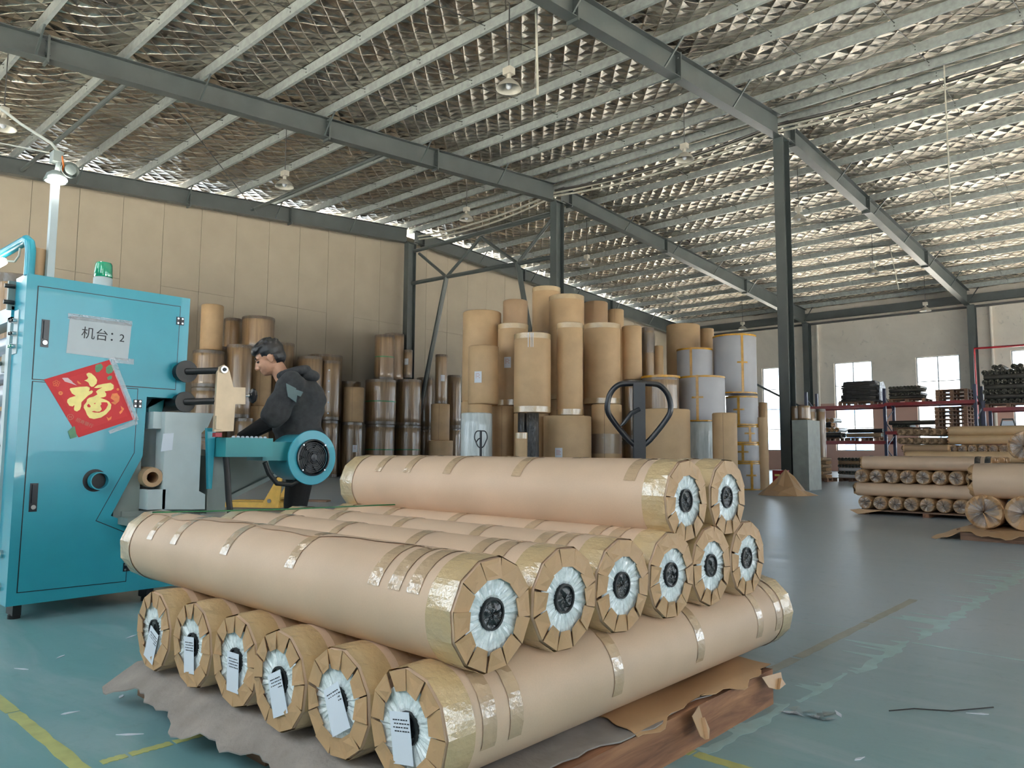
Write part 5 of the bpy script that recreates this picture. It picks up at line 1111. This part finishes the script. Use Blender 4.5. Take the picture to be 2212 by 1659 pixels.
for j, z in enumerate((.372, .768)):
    for k in range(6):
        r_ = lying((-3.92 + .1 * j, 12.02 + .215 * k, z), (1, 0, 0), 1.72, .1, 'kraft wrapped roll lying sideways, %s from the front in the %s cross layer, right pallet' % (ordinal(k), ['lower', 'top'][j]), 'sideways rolls of the right pallet', 'kraft')
        if k == 0 and j == 1:
            for q_ in (1.5, 1.62): ob('black_band', MB().lathe([(.104, q_), (.108, q_ + .03), (.104, q_ + .07)], 24), r_, mats='black_film', label='black plastic band')
        if k == 0:
            for q_ in (.12, .4, .66): ob('tape_band', MB().lathe([(.1025, q_), (.1025, q_ + .05)], 12, a0=R(-120), a1=R(20)), r_, mats='tape')
p2 = E('pallet', 'dark pallet under the right stack of brown roll ends', 'pallet', (-2.95, 12.6, 0))
for k in range(7): ob('deck_board', MB().bx(-.93, .93, -.7 + k * .22, -.58 + k * .22, .055, .075), p2, mats='wood', smooth=0)
for x in (-.86, 0, .86): ob('stringer', MB().bx(x - .04, x + .04, -.68, .72, 0, .055), p2, mats='wood_y', smooth=0)
ob('paper_edge', MB().prism([(-1.02, .06), (-.9, .0), (-.55, .075), (-.9, .078)], -.74, -.7, 'y'), p2, mats='kraft_fold', smooth=0)
# big rolls in front at the right edge
for i, x in enumerate((-1.745, -1.385, -1.02)):
    lying((x, 9.3, .295), (0, 1, 0), 1.5, .182, 'large crumple-ended roll, %s from the left in the lower row at the right edge' % ordinal(i), 'large rolls at the right edge', 'kraft_fold')
for i, y in enumerate((9.45, 9.83, 10.2)): lying((-1.86, y, .62 if i else .62), (1, 0, 0), 1.7, .185, 'large kraft roll lying sideways on the crumple-ended rolls, %s from the front' % ordinal(i), 'large sideways rolls at the right edge', 'kraft')
for i, x in enumerate((-1.72, -1.3)): lying((x + .2, 10.4, 1.0), (0, 1, 0), 1.2, .17, 'crumple-ended roll on top of the large sideways rolls, %s one at the right edge' % ['left', 'right'][i], 'top rolls at the right edge', 'kraft_fold')
p3_ = E('pallet', 'reddish wooden board pallet under the large rolls at the right edge', 'pallet', (-1.2, 9.9, 0))
for k in range(6): ob('deck_board', MB().bx(-.78, .9, -.72 + k * .26, -.56 + k * .26, .085, .11), p3_, mats='wood', smooth=0)
for y in (-.72, 0, .72): ob('stringer', MB().bx(-.74, .9, y - .04, y + .04, 0, .085), p3_, mats='wood', smooth=0)
sheet('kraft_sheet', 'brown paper sheet spreading out under the large rolls at the right edge', 'paper', -2.2, -.6, 9.05, 10.0, 30, 16, lambda x, y: .115 - max(0, 9.2 - y) * .3 - max(0, -1.95 - x) * .38 + .006 * math.sin(x * 17 + y * 7), 'kraft_fold', .05)
# stack behind
for j in range(2):
    for k in range(2): lying((-3.19, 14.5 + .17 * k, 1.145 + .15 * j), (1, 0, 0), 1.9, .078, 'dark kraft tube lying sideways behind, %s layer, %s one' % (['lower', 'upper'][j], ['front', 'rear'][k]), 'tubes behind the right pallet', 'kraft_far')
for i in range(7):
    lying((-3.12 + .148 * i, 14.42, .99), (0, 1, 0), 1.0, .073, 'small roll end peeking out, %s from the left in the row behind the right pallet' % ordinal(i), 'small roll ends behind the right pallet', 'kraft_far')
for j in range(2):
    for k in range(6): lying((-3.9 + .115 * k, 14.3 + .03 * k, 1.13 + .15 * j), (.35, .94, 0), 1.3, .058, 'slim dark tube end, %s from left in the slanted bundle\'s %s row' % (ordinal(k), ['lower', 'upper'][j]), 'slim slanted tubes', 'kraft_dark', 'kraft_dark', tape=False)
for k in range(3): lying((-3.8 + .05 * k, 14.25 + .2 * k, .86 - .0 * k), (1, 0, 0), 2.3, .09, 'kraft roll lying under the small roll ends, %s from the front' % ordinal(k), 'base rolls behind the right pallet', 'kraft_far')
for k in range(2): lying((-3.85, 14.3 + .25 * k, .995), (1, .05, 0), .72, .07, 'rounded kraft roll left of the small roll ends, %s' % ['front one', 'rear one'][k], 'short rolls left of the small ends', 'kraft_dark')
for z in (.1, .29, .48, .67):
    for k in range(3): lying((-3.75, 14.4 + .22 * k, z), (1, 0, 0), 2.2, .095, 'hidden kraft roll in the rear stack, %s from the floor, %s from the front' % (ordinal(int(z * 5.3)), ordinal(k)), 'lower rolls of the rear stack', 'kraft_dark')
ob('black_bung', MB().tube([(-2.72, 12.2, .77), (-2.6, 12.2, .77)], .1, 16), label='left black plastic bundle between the kraft rolls at right', cat='bundle', mats='black_film') if False else None
# chair back far right
ch = E('chair', 'chair with curved dark frame and pale back panel behind the rolls', 'chair', (-3.2, 20, 0))
ob('back_frame', MB().tube([(-.13, 0, .4), (-.15, 0, 1.5), (-.1, 0, 1.7), (.1, 0, 1.7), (.15, 0, 1.5), (.13, 0, .4)], .018, 8), ch, mats='rod'); ob('back_panel', MB().bx(-.12, .12, -.01, .01, 1.2, 1.66), ch, mats='label', smooth=0); ob('seat', MB().bx(-.2, .2, 0, .4, .42, .46), ch, mats='rod', smooth=0)
for s_ in (-1, 1):
    for y in (.02, .38): ob('leg', MB().tube([(s_ * .17, y, 0), (s_ * .17, y, .42)], .012, 8), ch, mats='rod')

# ------------------------------------------------------------------ pallet rack
RK = E('pallet_rack', 'blue and red pallet rack in front of the windowed wall', 'rack', (-8, 28.2, 0))
def rk(name, mb, mat, parent=RK): mp(name, mb, mat, parent, 0)
UX = [-10.68, -7.99, -5.28]
for x in UX:
    f_ = ob('upright_frame', MB().bx(-.045, .045, -.55, -.46, 0, 3.15), RK, mats='rack_blue', loc=(x + 8, 0, 0), smooth=0)
    ob('rear_post', MB().bx(-.045, .045, .46, .55, 0, 3.15), f_, mats='rack_blue', smooth=0)
    mb = MB(); z = .2
    while z < 2.9: mb.tube([(0, -.5, z), (0, .5, z + .45)], .018, 6); mb.tube([(0, .5, z + .45), (0, -.5, z + .9)], .018, 6); z += .9
    ob('lacing', mb, f_, mats='rack_blue', smooth=0)
for a, b, zs in ((0, 1, (1.30, 2.56)), (1, 2, (1.62, 2.6))):
    for z in zs:
        for y in (-.53, .53): ob('beam', MB().bx(UX[a] + 8, UX[b] + 8, y - .025, y + .025, z - .06, z + .05), RK, mats='rack_red', smooth=0)
RK2 = E('pallet_rack', 'second rack bay at the right edge, behind the rolls', 'rack', (-3.6, 28.2, 0))
for x in (-5.06, -2.3):
    f_ = ob('upright_frame', MB().bx(-.045, .045, -.55, -.46, 0, 2.6), RK2, mats='rack_blue', loc=(x + 3.6, 0, 0), smooth=0); ob('rear_post', MB().bx(-.045, .045, .46, .55, 0, 2.6), f_, mats='rack_blue', smooth=0)
    ob('lacing', MB().tube([(0, -.5, .3), (0, .5, 1.1)], .018, 6).tube([(0, .5, 1.1), (0, -.5, 2.2)], .018, 6), f_, mats='rack_blue', smooth=0)
for z in (1.2, 2.33):
    for y in (-.53, .53): ob('beam', MB().bx(-1.46, 1.3, y - .025, y + .025, z - .06, z + .05), RK2, mats='rack_red', smooth=0)
def rpallet(x, y, z, label, w=1.1, d=1.0, group='pallets on the rack', mat='wood'):
    p = E('pallet', label, 'pallet', (x, y, z), group)
    for k in range(5): ob('deck_board', MB().bx(-w / 2, w / 2, -d / 2 + k * d / 4 - .05, -d / 2 + k * d / 4 + .05, .1, .12), p, mats=mat, smooth=0)
    for k in (-1, 0, 1):
        for yy in (-d / 2 + .06, 0, d / 2 - .06): ob('block', MB().bx(k * (w / 2 - .06) - .05, k * (w / 2 - .06) + .05, yy - .06, yy + .06, .02, .1), p, mats=mat, smooth=0)
        ob('runner', MB().bx(k * (w / 2 - .06) - .05, k * (w / 2 - .06) + .05, -d / 2, d / 2, 0, .02), p, mats=mat, smooth=0)
rpallet(-8.95, 28.2, 2.61, 'pallet under the pile of black sheets on the top rack level', 1.2); rpallet(-7.3, 28.2, 2.65, 'pallet under the dark tube bundle on the top rack level', 1.15)
for k in range(3): rpallet(-5.95, 28.2, 2.65 + .125 * k, 'empty dark pallet on the top rack level, %s of the three-high pile' % ['lowest', 'middle', 'top'][k], .95)
rpallet(-7.2, 28.2, 1.67, 'pallet under the black tube pack on the middle rack level'); 
for k in range(6): rpallet(-5.95, 28.0, 1.67 + .13 * k, 'dark slatted pallet on the middle rack level, %s from the bottom of the tall pile' % ordinal(k), .95)
for x, l in ((-10.1, 'left'), (-8.75, 'right')): rpallet(x, 28.2, 1.35, 'pallet on the lower level of the left rack bay, %s one' % l, 1.1)
# black sheets
bs = E('black_sheet_pile', 'ragged pile of black folded sheets on the top level of the left rack bay', 'pile', (-8.9, 28.2, 2.73))
for k in range(11):
    g = random.Random(k); pts = []; w_ = .68 - .012 * k
    for j in range(22): a = 2 * math.pi * j / 22; q_ = w_ / max(abs(math.cos(a)), abs(math.sin(a)) * 1.3) * g.uniform(.86, 1.03); pts.append((q_ * math.cos(a), .8 * q_ * math.sin(a)))
    ob('folded_sheet', MB().prism(pts, k * .068, k * .068 + .058, 'z'), bs, mats='blackcloth' , smooth=0)
ob('film_side', MB().prism([(-.35, .05), (.3, .0), (.36, .5), (.1, .72), (-.3, .66)], 0, .02, 'x', T=Matrix.Translation((.7, 0, 0))), bs, mats='cling', smooth=0)
# dark fabric rolls
def drow(x, y, z, n, r, label, group, ax, L, mat='darkroll', endm='darkend'):
    for i in range(n):
        if ax == 'y': lying((x + i * 2 * r * 1.02, y, z), (0, 1, 0), L, r, label % ordinal(i), group, mat, endm, 'fabric_roll', False)
        else: lying((x, y + i * 2 * r * 1.02, z), (1, 0, 0), L, r, label % ordinal(i), group, mat, endm, 'fabric_roll', False)
drow(-7.82, 27.75, 3.16, 9, .055, 'small dark roll end, %s from the left in the top row of the rack bundle', 'dark rolls of the rack bundle', 'y', .9)
for j, z in enumerate((2.83, 3.05)): drow(-7.85, 27.75, z, 3, .055, 'dark roll lying sideways in the rack bundle, ' + ['bottom', 'upper'][j] + ' layer, %s from the front', 'dark rolls of the rack bundle', 'x', 1.1)
drow(-7.82, 27.75, 2.94, 9, .055, 'small dark roll end, %s from the left in the middle row of the rack bundle', 'dark rolls of the rack bundle', 'y', .9)
drow(-7.75, 27.8, 1.84, 4, .07, 'dark roll end on the middle rack level, %s from the left', 'dark rolls on the middle level', 'y', .8)
drow(-7.9, 27.8, 1.96, 3, .07, 'long dark roll across the middle rack level, %s from the front', 'dark rolls on the middle level', 'x', 1.5, 'darkroll', 'darkroll')
drow(-10.55, 27.7, 1.56, 3, .09, 'long dark roll low on the left rack bay, %s from the front', 'rolls of the left rack bay', 'x', 1.1, 'blackcloth')
drow(-9.3, 27.7, 1.55, 3, .07, 'dark roll on the right of the left rack bay, lower layer, %s from the front', 'rolls of the left rack bay', 'x', 1.2, 'kraft_dark', 'white_film'); drow(-9.25, 27.7, 1.7, 2, .07, 'dark roll on the right of the left rack bay, upper layer, %s from the front', 'rolls of the left rack bay', 'x', 1.2, 'blackcloth', 'white_film')
drow(-10.5, 27.7, 1.75, 6, .085, 'pale roll end on the left rack bay, %s from the left in the second layer', 'rolls of the left rack bay', 'y', .9, 'white_film', 'kraft_fold')
drow(-10.5, 27.8, 1.93, 2, .085, 'dark roll across the third layer of the left rack bay, %s from the front', 'rolls of the left rack bay', 'x', .7, 'blackcloth', 'kraft_fold'); drow(-10.45, 27.7, 2.1, 5, .08, 'pale roll end on the left rack bay, %s from the left in the top layer', 'rolls of the left rack bay', 'y', .9, 'white_film', 'kraft_fold')
# tall dark pile on the right rack bay
rpallet(-4.4, 28.2, 2.38, 'pallet under the dark film-wrapped rolls at the right edge', 1.3)
zz = 2.57
for j in range(7):
    if j % 2 == 0: drow(-5.0, 27.7, zz, 8, .085, 'dark film-wrapped roll end, %s from the left in row ' + ordinal(j) + ' of the right rack pile', 'dark rolls of the right rack pile', 'y', 1.0)
    else: drow(-5.02, 27.75, zz, 4, .085, 'dark film-wrapped roll lying sideways, %s from the front in row ' + ordinal(j) + ' of the right pile', 'dark rolls of the right rack pile', 'x', 1.5, 'darkroll', 'darkroll')
    zz += .155
for x, k in ((-4.72, 'left'), (-4.55, 'second'), (-4.2, 'third'), (-4.03, 'right')): lying((x, 27.7, zz), (0, 1, 0), 1.0, .085, 'single dark roll on top of the right rack pile, %s one' % k, 'dark rolls of the right rack pile', 'darkroll', 'darkend', 'fabric_roll', False)
# low piles on the floor before the rack
for b, (x0, n, m1, m2) in enumerate(((-9.55, 6, 'kraft_dark', 'kraft_fold'), (-8.78, 7, 'kraft', 'darkend'), (-8.0, 7, 'kraft', 'end_film'), (-7.2, 5, 'kraft', 'end_film'))):
    y = 24.4 + .9 * b
    rpallet(x0 + .35, y + .5, 0, 'low pallet on the floor before the rack, %s from the left' % ordinal(b), .75, .9, 'floor pallets before the rack')
    z = .12
    for j in range(6):
        r_ = .052
        if j % 2: drow(x0 + .02, y + .02, z + r_, n, r_, 'small foil-ended roll, %s from the left, layer ' + ordinal(j) + ', ' + ordinal(b) + ' floor pile', 'small rolls on the floor piles', 'y', .8, m1, m2)
        else: drow(x0, y + .02, z + r_, 4, r_ * 1.1, 'small roll lying sideways, %s from the front, layer ' + ordinal(j) + ', ' + ordinal(b) + ' floor pile', 'small sideways rolls on the floor piles', 'x', .74, 'kraft_dark' if j > 3 or b == 0 else 'white_board', m2)
        z += .11
